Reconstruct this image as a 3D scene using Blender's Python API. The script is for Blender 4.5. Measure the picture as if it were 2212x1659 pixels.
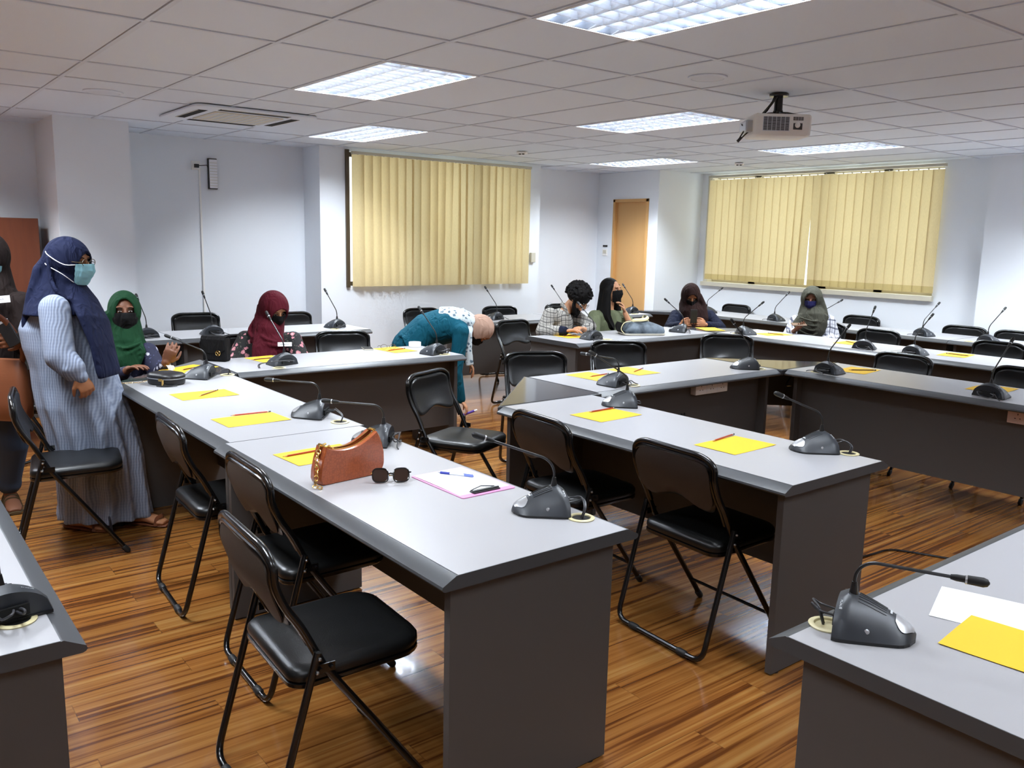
import bpy, math, random
from mathutils import Vector as V, Matrix as M, noise
PI = math.pi
sc = bpy.context.scene
for o in list(bpy.data.objects): bpy.data.objects.remove(o)
COL = sc.collection
# ---------------------------------------------------------------- camera
cam_d = bpy.data.cameras.new('camera'); cam = bpy.data.objects.new('camera', cam_d); COL.objects.link(cam)
cam_d.sensor_width = 36; cam_d.lens = 1834.9 / 2212 * 36; cam_d.clip_start = .05
cam.location = (7.6966, -2.3427, 1.6); cam.rotation_mode = 'XYZ'
cam.rotation_euler = (1.40103, -.021689, .90748)
sc.camera = cam
CEIL = 2.5
# ---------------------------------------------------------------- colour management, sky
sc.view_settings.view_transform = 'Standard'; sc.view_settings.look = 'None'
sc.view_settings.gamma = 1; sc.view_settings.use_curve_mapping = False
sc.view_settings.exposure = 1.25
sc.cycles.use_denoising = True
sc.cycles.max_bounces = 7; sc.cycles.diffuse_bounces = 4; sc.cycles.glossy_bounces = 3
sc.cycles.transparent_max_bounces = 8; sc.cycles.caustics_reflective = False; sc.cycles.caustics_refractive = False
sc.cycles.sample_clamp_indirect = 4
w = bpy.data.worlds.new('sky'); sc.world = w; w.use_nodes = True
w.node_tree.nodes['Background'].inputs[0].default_value = (1, .985, .96, 1)
w.node_tree.nodes['Background'].inputs[1].default_value = 1.4
LAMP_W = 38.0     # watts of each recessed fitting

# ---------------------------------------------------------------- materials
def srgb(r, g, b):
    f = lambda c: (c / 255 / 12.92) if c / 255 <= .04045 else ((c / 255 + .055) / 1.055) ** 2.4
    return (f(r), f(g), f(b), 1)
def mat(name, col, rough=.5, metal=0, spec=.5, coat=0, sheen=0, bump=None, alpha=None):
    m = bpy.data.materials.new(name); m.use_nodes = True
    nt = m.node_tree; b = nt.nodes['Principled BSDF']
    b.inputs['Base Color'].default_value = col if len(col) == 4 else (*col, 1)
    b.inputs['Roughness'].default_value = rough; b.inputs['Metallic'].default_value = metal
    b.inputs['Specular IOR Level'].default_value = spec; b.inputs['Coat Weight'].default_value = coat
    b.inputs['Coat Roughness'].default_value = .1
    if sheen: b.inputs['Sheen Weight'].default_value = sheen
    if bump:
        sc_, st, dist = bump
        tc = nt.nodes.new('ShaderNodeTexCoord'); n = nt.nodes.new('ShaderNodeTexNoise'); bp = nt.nodes.new('ShaderNodeBump')
        n.inputs['Scale'].default_value = sc_; n.inputs['Detail'].default_value = 4
        bp.inputs['Strength'].default_value = st; bp.inputs['Distance'].default_value = dist
        nt.links.new(tc.outputs['Object'], n.inputs['Vector']); nt.links.new(n.outputs['Fac'], bp.inputs['Height'])
        nt.links.new(bp.outputs['Normal'], b.inputs['Normal'])
    return m
class NT:
    """small helper for node graphs"""
    def __init__(s, m): s.m = m; s.nt = m.node_tree; s.b = s.nt.nodes['Principled BSDF']
    def n(s, t, **k):
        x = s.nt.nodes.new('ShaderNode' + t)
        for a, v in k.items():
            if a[0] == '_': x.inputs[a[1:].replace('_', ' ')].default_value = v
            else: setattr(x, a, v)
        return x
    def l(s, a, b): s.nt.links.new(a, b)
    def math(s, op, a, b=0, clamp=False):
        x = s.nt.nodes.new('ShaderNodeMath'); x.operation = op; x.use_clamp = clamp
        for i, q in enumerate((a, b)):
            if hasattr(q, 'is_output'): s.l(q, x.inputs[i])
            else: x.inputs[i].default_value = q
        return x.outputs[0]
    def mix(s, f, a, b):
        x = s.nt.nodes.new('ShaderNodeMix'); x.data_type = 'RGBA'
        for i, q in ((0, f), (6, a), (7, b)):
            if hasattr(q, 'is_output'): s.l(q, x.inputs[i])
            else: x.inputs[i].default_value = q
        return x.outputs[2]
    def xyz(s, kind='Object'):
        tc = s.n('TexCoord'); sp = s.n('SeparateXYZ'); s.l(tc.outputs[kind], sp.inputs[0]); return tc.outputs[kind], sp.outputs
MT = {}
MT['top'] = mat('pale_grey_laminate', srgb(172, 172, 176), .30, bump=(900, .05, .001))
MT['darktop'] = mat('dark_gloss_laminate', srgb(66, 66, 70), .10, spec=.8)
MT['edge'] = mat('charcoal_edge_band', srgb(66, 68, 71), .42)
MT['panel'] = mat('dark_grey_brown_board', srgb(74, 71, 70), .55, bump=(700, .2, .001))
MT['vinyl'] = mat('black_vinyl', srgb(17, 18, 19), .36, spec=.4, bump=(260, .18, .002))
MT['tube'] = mat('black_enamel_tube', srgb(12, 12, 13), .22, spec=.6)
MT['rubber'] = mat('black_rubber', srgb(16, 16, 17), .6)
MT['hardboard'] = mat('brown_hardboard', srgb(50, 39, 31), .6, bump=(200, .2, .002))
MT['bolt'] = mat('zinc_bolt', srgb(170, 170, 170), .3, 1)
MT['mic'] = mat('charcoal_plastic', srgb(44, 48, 54), .45)
MT['micblk'] = mat('black_plastic', srgb(22, 23, 25), .38)
MT['silver'] = mat('silver_plastic', srgb(190, 192, 196), .3, .6)
MT['lamp_ring'] = mat('pale_indicator', srgb(220, 225, 230), .3)
MT['cable'] = mat('grey_cable', srgb(52, 52, 56), .45)
MT['cream'] = mat('cream_plastic', srgb(214, 204, 160), .4)
MT['hole'] = mat('dark_recess', srgb(8, 8, 8), .9)
MT['white'] = mat('white_plastic', srgb(244, 243, 240), .4)
MT['offwhite'] = mat('offwhite_plastic', srgb(205, 200, 184), .5)
MT['yellow'] = mat('yellow_paper', srgb(236, 190, 44), .75)
MT['paper'] = mat('white_paper', srgb(243, 244, 250), .75)
MT['red'] = mat('red_paint', srgb(170, 52, 28), .3)
MT['pencil_dark'] = mat('brown_paint', srgb(92, 40, 24), .3)
MT['woodtip'] = mat('bare_pencil_wood', srgb(205, 160, 110), .6)
MT['graphite'] = mat('graphite', srgb(45, 42, 42), .4)
MT['wall'] = mat('white_wall_paint', srgb(238, 243, 250), .75, bump=(120, .12, .002))
MT['ceil'] = mat('ceiling_tile', srgb(226, 235, 247), .85, bump=(260, .25, .003))
MT['tbar'] = mat('ceiling_tee_bar', srgb(218, 226, 238), .6)
MT['black'] = mat('black_board', srgb(8, 8, 8), .9)
MT['gold'] = mat('gold_metal', srgb(226, 186, 110), .25, 1)
MT['frame_al'] = mat('pale_window_frame', srgb(214, 208, 190), .45)
MT['bronze'] = mat('bronze_window_frame', srgb(72, 58, 36), .5)
MT['skin_tan'] = mat('tan_skin', srgb(176, 120, 84), .5, spec=.35)
MT['skin_brown'] = mat('brown_skin', srgb(112, 72, 52), .5, spec=.35)
MT['skin_light'] = mat('light_brown_skin', srgb(190, 138, 104), .5, spec=.35)
for m in ('skin_tan', 'skin_brown', 'skin_light'):
    b = MT[m].node_tree.nodes['Principled BSDF']; b.inputs['Subsurface Weight'].default_value = .08; b.inputs['Subsurface Radius'].default_value = (.01, .004, .002)
MT['eyewhite'] = mat('eye_white', srgb(205, 200, 195), .3)
MT['iris'] = mat('dark_iris', srgb(22, 12, 8), .15)
MT['hair'] = mat('black_hair', srgb(9, 7, 7), .7, spec=.15)
MT['denim'] = mat('dark_denim', srgb(38, 54, 76), .85, bump=(400, .4, .002))
MT['sheetglass'] = mat('dark_lens', srgb(48, 34, 28), .05, spec=.9)

def cloth(name, col, scale=40, rough=.85):
    m = mat(name, tuple(x * .78 for x in col[:3]) + (1,), rough, spec=.2); t = NT(m); co, s = t.xyz()
    mp = t.n('Mapping'); mp.inputs['Scale'].default_value = (1, 1, .33); mp.inputs['Rotation'].default_value = (.25, .3, 0); t.l(co, mp.inputs[0])
    n1 = t.n('TexNoise', _Scale=17, _Detail=2, _Distortion=.8); t.l(mp.outputs[0], n1.inputs['Vector'])
    n2 = t.n('TexNoise', _Scale=scale * 6, _Detail=2); t.l(co, n2.inputs['Vector'])
    rg = t.math('ABSOLUTE', t.math('SUBTRACT', n1.outputs['Fac'], .5)); h = t.math('ADD', t.math('MULTIPLY', rg, -3.0), t.math('MULTIPLY', n2.outputs['Fac'], .05))
    bp = t.n('Bump', _Strength=.75, _Distance=.012); t.l(h, bp.inputs['Height']); t.l(bp.outputs['Normal'], t.b.inputs['Normal']); return m
MT['navy'] = cloth('navy_cotton', srgb(15, 23, 54))
MT['green'] = cloth('green_cotton', srgb(18, 62, 36))
MT['maroon'] = cloth('maroon_cotton', srgb(88, 18, 34))
MT['brownblack'] = cloth('brown_black_cotton', srgb(34, 24, 22))
MT['darkbrown'] = cloth('dark_brown_cotton', srgb(46, 26, 24))
MT['olivegrey'] = cloth('olive_grey_cotton', srgb(74, 74, 64))
MT['beige'] = cloth('beige_pink_cotton', srgb(190, 156, 138))
MT['teal'] = cloth('teal_jersey', srgb(10, 88, 110))
MT['olive'] = cloth('olive_green_jersey', srgb(118, 126, 98))
MT['navyjacket'] = cloth('dark_navy_twill', srgb(24, 30, 52))
MT['mask_blue'] = cloth('pale_blue_mask_paper', srgb(150, 205, 220), 200)
MT['mask_black'] = cloth('black_mask_fabric', srgb(16, 16, 18), 100)
MT['mask_navy'] = cloth('navy_mask_fabric', srgb(34, 34, 84), 100)
MT['tanleather'] = mat('tan_leather', srgb(118, 68, 42), .45, bump=(90, .25, .003))
MT['blackleather'] = mat('black_leather', srgb(22, 21, 23), .42, bump=(120, .25, .003))
MT['blackcloth'] = cloth('black_cloth', srgb(18, 17, 19))
MT['wallet'] = MT['micblk']

def m_floor():
    m = mat('zebrano_laminate_floor', (.3, .15, .05, 1), .2, spec=.55); t = NT(m)
    co, s = t.xyz()
    W = .1235; L = 1.21
    col = t.math('FLOOR', t.math('DIVIDE', s['X'], W))
    # thirds of the planks share a joint
    off = t.math('MULTIPLY', t.math('MODULO', t.math('ADD', col, 300), 3), L / 3)
    row = t.math('FLOOR', t.math('DIVIDE', t.math('ADD', t.math('ADD', s['Y'], off), 100.27), L))
    cid = t.n('CombineXYZ'); t.l(col, cid.inputs[0]); t.l(row, cid.inputs[1])
    wn = t.n('TexWhiteNoise', noise_dimensions='2D'); t.l(cid.outputs[0], wn.inputs['Vector'])
    # grain stretched along Y
    cx = t.n('CombineXYZ'); t.l(s['X'], cx.inputs[0]); t.l(t.math('MULTIPLY', s['Y'], .020), cx.inputs[1])
    t.l(t.math('MULTIPLY', wn.outputs['Value'], 37), cx.inputs[2])
    n1 = t.n('TexNoise', _Scale=40, _Detail=3, _Roughness=.5, _Distortion=.5); t.l(cx.outputs[0], n1.inputs['Vector'])
    n2 = t.n('TexNoise', _Scale=15, _Detail=2, _Roughness=.5, _Distortion=.5); t.l(cx.outputs[0], n2.inputs['Vector'])
    r = t.n('ValToRGB'); t.l(t.math('ADD', t.math('MULTIPLY', n1.outputs['Fac'], .72), t.math('MULTIPLY', n2.outputs['Fac'], .28)), r.inputs[0])
    e = r.color_ramp.elements
    e[0].position = .30; e[0].color = srgb(92, 50, 24); e[1].position = .66; e[1].color = srgb(204, 150, 84)
    for p, c in ((.42, srgb(122, 70, 32)), (.47, srgb(168, 106, 50)), (.56, srgb(188, 128, 64))):
        q = e.new(p); q.color = c
    hs = t.n('HueSaturation', _Saturation=1.0); t.l(r.outputs[0], hs.inputs['Color'])
    t.l(t.math('ADD', t.math('MULTIPLY', wn.outputs['Value'], .11), .56), hs.inputs['Value'])
    # seams
    fx = t.math('FRACT', t.math('DIVIDE', s['X'], W)); fy = t.math('FRACT', t.math('DIVIDE', t.math('ADD', t.math('ADD', s['Y'], off), 100.27), L))
    seam = t.math('MAXIMUM', t.math('LESS_THAN', fx, .012), t.math('LESS_THAN', fy, .0018))
    c = t.mix(t.math('MULTIPLY', seam, .5), hs.outputs[0], (.05, .025, .01, 1))
    t.l(c, t.b.inputs['Base Color'])
    t.b.inputs['Coat Weight'].default_value = .35; t.b.inputs['Coat Roughness'].default_value = .06
    return m
MT['floor'] = m_floor()

def m_wood(name, c1, c2, sc_=6, axis='Z'):
    m = mat(name, c1, .45); t = NT(m); co, s = t.xyz()
    cx = t.n('CombineXYZ')
    for i, a in enumerate('XYZ'): t.l(t.math('MULTIPLY', s[a], .12 if a == axis else 1.0), cx.inputs[i])
    n = t.n('TexNoise', _Scale=sc_ * 6, _Detail=4, _Distortion=.6); t.l(cx.outputs[0], n.inputs['Vector'])
    t.l(t.mix(n.outputs['Fac'], c1, c2), t.b.inputs['Base Color']); return m
MT['brownwood'] = m_wood('reddish_brown_wood', srgb(108, 54, 27), srgb(90, 42, 19))
MT['tandoor'] = m_wood('tan_painted_door', srgb(218, 172, 112), srgb(210, 162, 102), 1)

def m_blind(name, c):
    m = bpy.data.materials.new(name); m.use_nodes = True; nt = m.node_tree; nt.nodes.clear()
    out = nt.nodes.new('ShaderNodeOutputMaterial'); mx = nt.nodes.new('ShaderNodeMixShader')
    d = nt.nodes.new('ShaderNodeBsdfDiffuse'); tr = nt.nodes.new('ShaderNodeBsdfTranslucent')
    tc = nt.nodes.new('ShaderNodeTexCoord'); w_ = nt.nodes.new('ShaderNodeTexNoise'); w_.inputs['Scale'].default_value = 160
    mp = nt.nodes.new('ShaderNodeMapping'); mp.inputs['Scale'].default_value = (1, 1, .25)
    nt.links.new(tc.outputs['Object'], mp.inputs[0]); nt.links.new(mp.outputs[0], w_.inputs['Vector'])
    mc = nt.nodes.new('ShaderNodeMix'); mc.data_type = 'RGBA'; mc.inputs[6].default_value = c; mc.inputs[7].default_value = tuple(x * .82 for x in c[:3]) + (1,)
    nt.links.new(w_.outputs['Fac'], mc.inputs[0])
    nt.links.new(mc.outputs[2], d.inputs[0]); nt.links.new(mc.outputs[2], tr.inputs[0])
    mx.inputs[0].default_value = .45
    nt.links.new(d.outputs[0], mx.inputs[1]); nt.links.new(tr.outputs[0], mx.inputs[2]); nt.links.new(mx.outputs[0], out.inputs[0])
    return m
MT['blind'] = m_blind('yellow_blind_fabric', srgb(232, 213, 168))
MT['blindhem'] = m_blind('yellow_blind_hem', srgb(206, 186, 134))
def m_glass():
    m = bpy.data.materials.new('window_glass'); m.use_nodes = True; nt = m.node_tree; nt.nodes.clear()
    out = nt.nodes.new('ShaderNodeOutputMaterial'); mx = nt.nodes.new('ShaderNodeMixShader'); t = nt.nodes.new('ShaderNodeBsdfTransparent'); g = nt.nodes.new('ShaderNodeBsdfGlossy')
    g.inputs['Roughness'].default_value = .02; mx.inputs[0].default_value = .07; t.inputs[0].default_value = (.93, .97, .95, 1)
    nt.links.new(t.outputs[0], mx.inputs[1]); nt.links.new(g.outputs[0], mx.inputs[2]); nt.links.new(mx.outputs[0], out.inputs[0]); return m
MT['glass'] = m_glass()
def m_emit(name, c, s):
    m = bpy.data.materials.new(name); m.use_nodes = True; nt = m.node_tree; b = nt.nodes['Principled BSDF']
    b.inputs['Emission Color'].default_value = c; b.inputs['Emission Strength'].default_value = s; b.inputs['Base Color'].default_value = c; return m
MT['tubeglow'] = m_emit('fluorescent_tube', (.9, .95, 1, 1), 9.0)
MT['mirror'] = mat('bright_louvre_metal', srgb(214, 220, 232), .16, .92)
MT['reflector'] = mat('side_reflector_metal', srgb(150, 158, 172), .22, .9)
MT['tray'] = mat('white_tray_enamel', srgb(226, 230, 238), .4)
def m_stripe():
    m = mat('pale_blue_striped_cotton', srgb(150, 165, 190), .85); t = NT(m); co, s = t.xyz()
    n = t.n('TexNoise', _Scale=9, _Detail=2); t.l(co, n.inputs['Vector'])
    a = t.math('ADD', t.math('MULTIPLY', s['X'], .62), t.math('MULTIPLY', s['Y'], .79))
    a = t.math('ADD', a, t.math('MULTIPLY', n.outputs['Fac'], .03))
    w_ = t.math('SINE', t.math('MULTIPLY', a, 2 * PI / .0135))
    zz = t.math('SINE', t.math('MULTIPLY', s['Z'], 2 * PI / .016))
    k = t.math('ADD', t.math('MULTIPLY', w_, .5), .5)
    k2 = t.math('MULTIPLY', t.math('GREATER_THAN', zz, .4), .04)
    c = t.mix(k, srgb(112, 122, 144), srgb(140, 150, 170)); c = t.mix(k2, c, srgb(214, 222, 236))
    t.l(c, t.b.inputs['Base Color'])
    bp = t.n('Bump', _Strength=.4, _Distance=.004); t.l(k, bp.inputs['Height']); t.l(bp.outputs['Normal'], t.b.inputs['Normal']); return m
MT['stripe'] = m_stripe()
def m_plaid(name, base, dark, mid, per, ax=('X', 'Z')):
    m = mat(name, base, .85); t = NT(m); co, s = t.xyz()
    n = t.n('TexNoise', _Scale=6, _Detail=2); t.l(co, n.inputs['Vector'])
    f = []
    for q, a in enumerate((t.math('ADD', s['X'], s['Y']), t.math('ADD', s['Z'], t.math('MULTIPLY', s['X'], .25)))):
        x = t.math('FRACT', t.math('DIVIDE', t.math('ADD', t.math('ADD', a, t.math('MULTIPLY', n.outputs['Fac'], .06)), 20), per))
        f.append(t.math('MULTIPLY', t.math('LESS_THAN', x, .2), .8)); f.append(t.math('MULTIPLY', t.math('LESS_THAN', t.math('ABSOLUTE', t.math('SUBTRACT', x, .55)), .05), .6))
    c = t.mix(f[0], base, dark); c = t.mix(f[2], c, dark); c = t.mix(f[1], c, mid); c = t.mix(f[3], c, mid)
    t.l(c, t.b.inputs['Base Color']); return m
MT['plaid'] = m_plaid('grey_plaid_cotton', srgb(168, 165, 158), srgb(62, 60, 62), srgb(92, 90, 94), .044)
MT['plaid2'] = m_plaid('white_navy_plaid_cotton', srgb(204, 206, 214), srgb(38, 42, 66), srgb(110, 114, 130), .075)
def m_flower(name, base, c1, c2, leaf, scale, th=.36):
    m = mat(name, base, .8); t = NT(m); co, s = t.xyz()
    n = t.n('TexNoise', _Scale=30, _Detail=2); t.l(co, n.inputs['Vector'])
    vm = t.n('VectorMath', operation='MULTIPLY_ADD'); t.l(n.outputs['Color'], vm.inputs[0]); vm.inputs[1].default_value = (.03, .03, .03); t.l(co, vm.inputs[2])
    v = t.n('TexVoronoi', _Scale=scale); t.l(vm.outputs[0], v.inputs['Vector'])
    v2 = t.n('TexVoronoi', _Scale=scale * 2.1); t.l(vm.outputs[0], v2.inputs['Vector'])
    sp = t.n('SeparateColor'); t.l(v.outputs['Color'], sp.inputs[0])
    on = t.math('GREATER_THAN', sp.outputs[0], .38)
    pet = t.math('MULTIPLY', t.math('LESS_THAN', v.outputs['Distance'], th), on)
    core = t.math('MULTIPLY', t.math('LESS_THAN', v.outputs['Distance'], th * .45), on)
    lf = t.math('LESS_THAN', v2.outputs['Distance'], .2)
    c = t.mix(t.math('MULTIPLY', lf, .8), base, leaf); c = t.mix(pet, c, c1); c = t.mix(core, c, c2)
    t.l(c, t.b.inputs['Base Color']); return m
MT['floral_pink'] = m_flower('black_cotton_with_pink_flowers', srgb(16, 14, 16), srgb(196, 128, 138), srgb(224, 176, 176), srgb(96, 98, 84), 24, .42)
MT['floral_navy'] = m_flower('navy_cotton_with_pale_flowers', srgb(22, 24, 52), srgb(176, 176, 190), srgb(214, 214, 224), srgb(70, 74, 110), 22, .32)
MT['scarf_print'] = m_flower('white_scarf_with_grey_print', srgb(196, 208, 214), srgb(96, 116, 132), srgb(60, 76, 92), srgb(120, 136, 150), 34, .42)
def m_tote():
    m = mat('printed_dark_tote', srgb(50, 64, 76), .6); t = NT(m); co, s = t.xyz()
    n = t.n('TexNoise', _Scale=9, _Detail=3); t.l(co, n.inputs['Vector'])
    r = t.n('ValToRGB'); t.l(n.outputs['Fac'], r.inputs[0]); r.color_ramp.elements[0].position = .35; r.color_ramp.elements[0].color = srgb(24, 38, 48); r.color_ramp.elements[1].position = .65; r.color_ramp.elements[1].color = srgb(104, 116, 128)
    t.l(r.outputs[0], t.b.inputs['Base Color']); return m
MT['tote'] = m_tote()
def m_croc():
    m = mat('brown_crocodile_leather', srgb(176, 86, 40), .3, spec=.5, coat=.2); t = NT(m); co, s = t.xyz()
    mp = t.n('Mapping'); mp.inputs['Scale'].default_value = (1, .7, 1); t.l(co, mp.inputs[0])
    v = t.n('TexVoronoi', feature='DISTANCE_TO_EDGE', _Scale=105); v.inputs['Randomness'].default_value = .35; t.l(mp.outputs[0], v.inputs['Vector'])
    g = t.math('LESS_THAN', v.outputs['Distance'], .07)
    t.l(t.mix(t.math('MULTIPLY', g, .35), srgb(168, 84, 44), srgb(112, 50, 22)), t.b.inputs['Base Color'])
    bp = t.n('Bump', _Strength=.35, _Distance=.002); t.l(t.math('MINIMUM', v.outputs['Distance'], .15), bp.inputs['Height']); t.l(bp.outputs['Normal'], t.b.inputs['Normal']); return m
MT['croc'] = m_croc()

# ---------------------------------------------------------------- mesh helpers
def catmull(pts, n=6):
    P = [V(p) for p in pts]; out = []
    for i in range(len(P) - 1):
        a, b, c, d = P[max(i - 1, 0)], P[i], P[i + 1], P[min(i + 2, len(P) - 1)]
        for k in range(n):
            t = k / n
            out.append(.5 * ((2 * b) + (c - a) * t + (2 * a - 5 * b + 4 * c - d) * t * t + (3 * b - a - 3 * c + d) * t ** 3))
    out.append(P[-1]); return out
def fillet(pts, r, n=5):
    P = [V(p) for p in pts]; out = [P[0]]
    for i in range(1, len(P) - 1):
        a, b, c = P[i - 1], P[i], P[i + 1]
        d1 = (a - b); d2 = (c - b); q = min(r, d1.length * .49, d2.length * .49)
        s, e = b + d1.normalized() * q, b + d2.normalized() * q
        for k in range(n + 1):
            t = k / n; out.append(s * (1 - t) ** 2 + b * 2 * t * (1 - t) + e * t * t)
    out.append(P[-1]); return out
class MB:
    def __init__(s): s.v = []; s.f = []; s.mi = []
    def add(s, vs, fs, m=0):
        o = len(s.v); s.v += [V(x) for x in vs]; s.f += [tuple(i + o for i in f) for f in fs]; s.mi += [m] * len(fs); return s
    def box(s, a, b, m=0, T=None):
        x0, y0, z0 = a; x1, y1, z1 = b
        vs = [V(p) for p in ((x0, y0, z0), (x1, y0, z0), (x1, y1, z0), (x0, y1, z0), (x0, y0, z1), (x1, y0, z1), (x1, y1, z1), (x0, y1, z1))]
        if T: vs = [T @ p for p in vs]
        return s.add(vs, [(0, 3, 2, 1), (4, 5, 6, 7), (0, 1, 5, 4), (1, 2, 6, 5), (2, 3, 7, 6), (3, 0, 4, 7)], m)
    def tube(s, pts, r, n=8, m=0, cap=True, closed=False, flat=None):
        P = [V(p) for p in pts]; k = len(P); R = r if isinstance(r, (list, tuple)) else [r] * k
        if len(R) != k: R = [R[0] + (R[-1] - R[0]) * i / (k - 1) for i in range(k)]
        T = []
        for i in range(k):
            a = P[(i - 1) % k] if (i or closed) else P[i]; b = P[(i + 1) % k] if (i < k - 1 or closed) else P[i]
            d = b - a; T.append(d.normalized() if d.length > 1e-9 else V((0, 0, 1)))
        u = V((0, 0, 1)) if abs(T[0].z) < .9 else V((1, 0, 0))
        if flat is not None: u = V(flat)
        u = (u - T[0] * u.dot(T[0])).normalized(); rings = []
        for i in range(k):
            u = (u - T[i] * u.dot(T[i])).normalized(); w_ = T[i].cross(u)
            ry = R[i] if not isinstance(R[i], tuple) else R[i][1]; rx = R[i] if not isinstance(R[i], tuple) else R[i][0]
            rings.append([P[i] + u * (math.cos(2 * PI * j / n) * ry) + w_ * (math.sin(2 * PI * j / n) * rx) for j in range(n)])
        vs = [p for q in rings for p in q]; fs = []
        for i in range(k - (0 if closed else 1)):
            a = i * n; b = ((i + 1) % k) * n
            for j in range(n): fs.append((a + j, a + (j + 1) % n, b + (j + 1) % n, b + j))
        if cap and not closed: fs += [tuple(range(n - 1, -1, -1)), tuple((k - 1) * n + j for j in range(n))]
        return s.add(vs, fs, m)
    def ball(s, c, r, R=None, n=16, m=0):
        r = (r, r, r) if not isinstance(r, (tuple, list)) else r; c = V(c); h = n // 2; vs = [V((0, 0, 1))]; fs = []
        for i in range(1, h):
            t = PI * i / h
            for j in range(n): p = 2 * PI * j / n; vs.append(V((math.sin(t) * math.cos(p), math.sin(t) * math.sin(p), math.cos(t))))
        vs.append(V((0, 0, -1)))
        for j in range(n): fs.append((0, 1 + j, 1 + (j + 1) % n))
        for i in range(h - 2):
            a = 1 + i * n
            for j in range(n): fs.append((a + j, a + n + j, a + n + (j + 1) % n, a + (j + 1) % n))
        a = 1 + (h - 2) * n; e = len(vs) - 1
        for j in range(n): fs.append((a + j, e, a + (j + 1) % n))
        out = []
        for p in vs:
            q = V((p.x * r[0], p.y * r[1], p.z * r[2])); out.append(c + (R @ q if R else q))
        return s.add(out, fs, m)
    def cap(s, a, ra, b, rb, n=14, m=0):      # tapered capsule
        a, b = V(a), V(b); d = (b - a).normalized(); k = 4
        pts = [a - d * ra * math.cos(PI / 2 * i / k) for i in range(k)] + [a, b] + [b + d * rb * math.sin(PI / 2 * (i + 1) / k) for i in range(k)]
        rr = [max(ra * math.sin(PI / 2 * i / k), ra * .08) for i in range(k)] + [ra, rb] + [max(rb * math.cos(PI / 2 * (i + 1) / k), rb * .08) for i in range(k)]
        return s.tube(pts, rr, n, m)
    def prism(s, out, z0, z1, m=0, T=None):
        n = len(out); vs = [V((x, y, z0)) for x, y in out] + [V((x, y, z1)) for x, y in out]
        if T: vs = [T @ p for p in vs]
        return s.add(vs, [tuple(range(n - 1, -1, -1)), tuple(range(n, 2 * n))] + [(i, (i + 1) % n, n + (i + 1) % n, n + i) for i in range(n)], m)
    def lathe(s, prof, c=(0, 0, 0), n=24, m=0, R=None):
        vs = []; fs = []; k = len(prof); c = V(c)
        for r, z in prof:
            for j in range(n):
                p = V((r * math.cos(2 * PI * j / n), r * math.sin(2 * PI * j / n), z)); vs.append(c + (R @ p if R else p))
        for i in range(k - 1):
            for j in range(n): fs.append((i * n + j, i * n + (j + 1) % n, (i + 1) * n + (j + 1) % n, (i + 1) * n + j))
        fs += [tuple(range(n - 1, -1, -1)), tuple((k - 1) * n + j for j in range(n))]
        return s.add(vs, fs, m)
    def loft(s, rings, m=0, closed=True, caps=True):
        n = len(rings[0]); vs = [p for r in rings for p in r]; fs = []
        for i in range(len(rings) - 1):
            for j in range(n if closed else n - 1): fs.append((i * n + j, i * n + (j + 1) % n, (i + 1) * n + (j + 1) % n, (i + 1) * n + j))
        if caps: fs += [tuple(range(n - 1, -1, -1)), tuple((len(rings) - 1) * n + j for j in range(n))]
        return s.add(vs, fs, m)
    def sheet(s, f, nu, nv, th, m=0):          # closed thick sheet: f(u,v,side) -> point
        A = [[V(f(i / nu, j / nv, 0)) for j in range(nv + 1)] for i in range(nu + 1)]; N = {}
        def nrm(i, j):
            a = A[min(i + 1, nu)][j] - A[max(i - 1, 0)][j]; b = A[i][min(j + 1, nv)] - A[i][max(j - 1, 0)]
            q = a.cross(b); return q.normalized() if q.length > 1e-12 else V((0, 0, 1))
        top = [A[i][j] + nrm(i, j) * th / 2 for i in range(nu + 1) for j in range(nv + 1)]
        bot = [A[i][j] - nrm(i, j) * th / 2 for i in range(nu + 1) for j in range(nv + 1)]
        W = nv + 1; K = len(top); fs = []
        for i in range(nu):
            for j in range(nv):
                a = i * W + j; fs.append((a, a + W, a + W + 1, a + 1)); fs.append((K + a, K + a + 1, K + a + W + 1, K + a + W))
        for i in range(nu):
            a = i * W; fs.append((a, K + a, K + a + W, a + W)); a += nv; fs.append((a, a + W, K + a + W, K + a))
        for j in range(nv):
            a = j; fs.append((a, a + 1, K + a + 1, K + a)); a = nu * W + j; fs.append((a, K + a, K + a + 1, a + 1))
        return s.add(top + bot, fs, m)
def smooth_angle(me, ang=.7):
    for p in me.polygons: p.use_smooth = True
    try: me.set_sharp_from_angle(angle=ang)
    except Exception: pass
def obj(name, mb, m, parent=None, smooth=True, bevel=0, remesh=0, sm=0, off=None, sub=0):
    me = bpy.data.meshes.new(name); vs = [p - off for p in mb.v] if off is not None else mb.v
    me.from_pydata([tuple(p) for p in vs], [], mb.f)
    ms = m if isinstance(m, (list, tuple)) else [m]
    for k in ms: me.materials.append(MT[k] if isinstance(k, str) else k)
    if len(ms) > 1: me.polygons.foreach_set('material_index', mb.mi)
    o = bpy.data.objects.new(name, me); COL.objects.link(o)
    if parent: o.parent = parent
    me.update()
    if remesh:
        for p in me.polygons: p.use_smooth = True
        r = o.modifiers.new('r', 'REMESH'); r.mode = 'VOXEL'; r.voxel_size = remesh; r.use_smooth_shade = True
        if sm: q = o.modifiers.new('s', 'SMOOTH'); q.factor = .5; q.iterations = sm
    else:
        if smooth: smooth_angle(me)
        if bevel:
            b = o.modifiers.new('b', 'BEVEL'); b.width = bevel; b.segments = 2; b.limit_method = 'ANGLE'; b.angle_limit = .6
        if sub:
            q = o.modifiers.new('u', 'SUBSURF'); q.levels = sub; q.render_levels = sub
    return o
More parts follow.
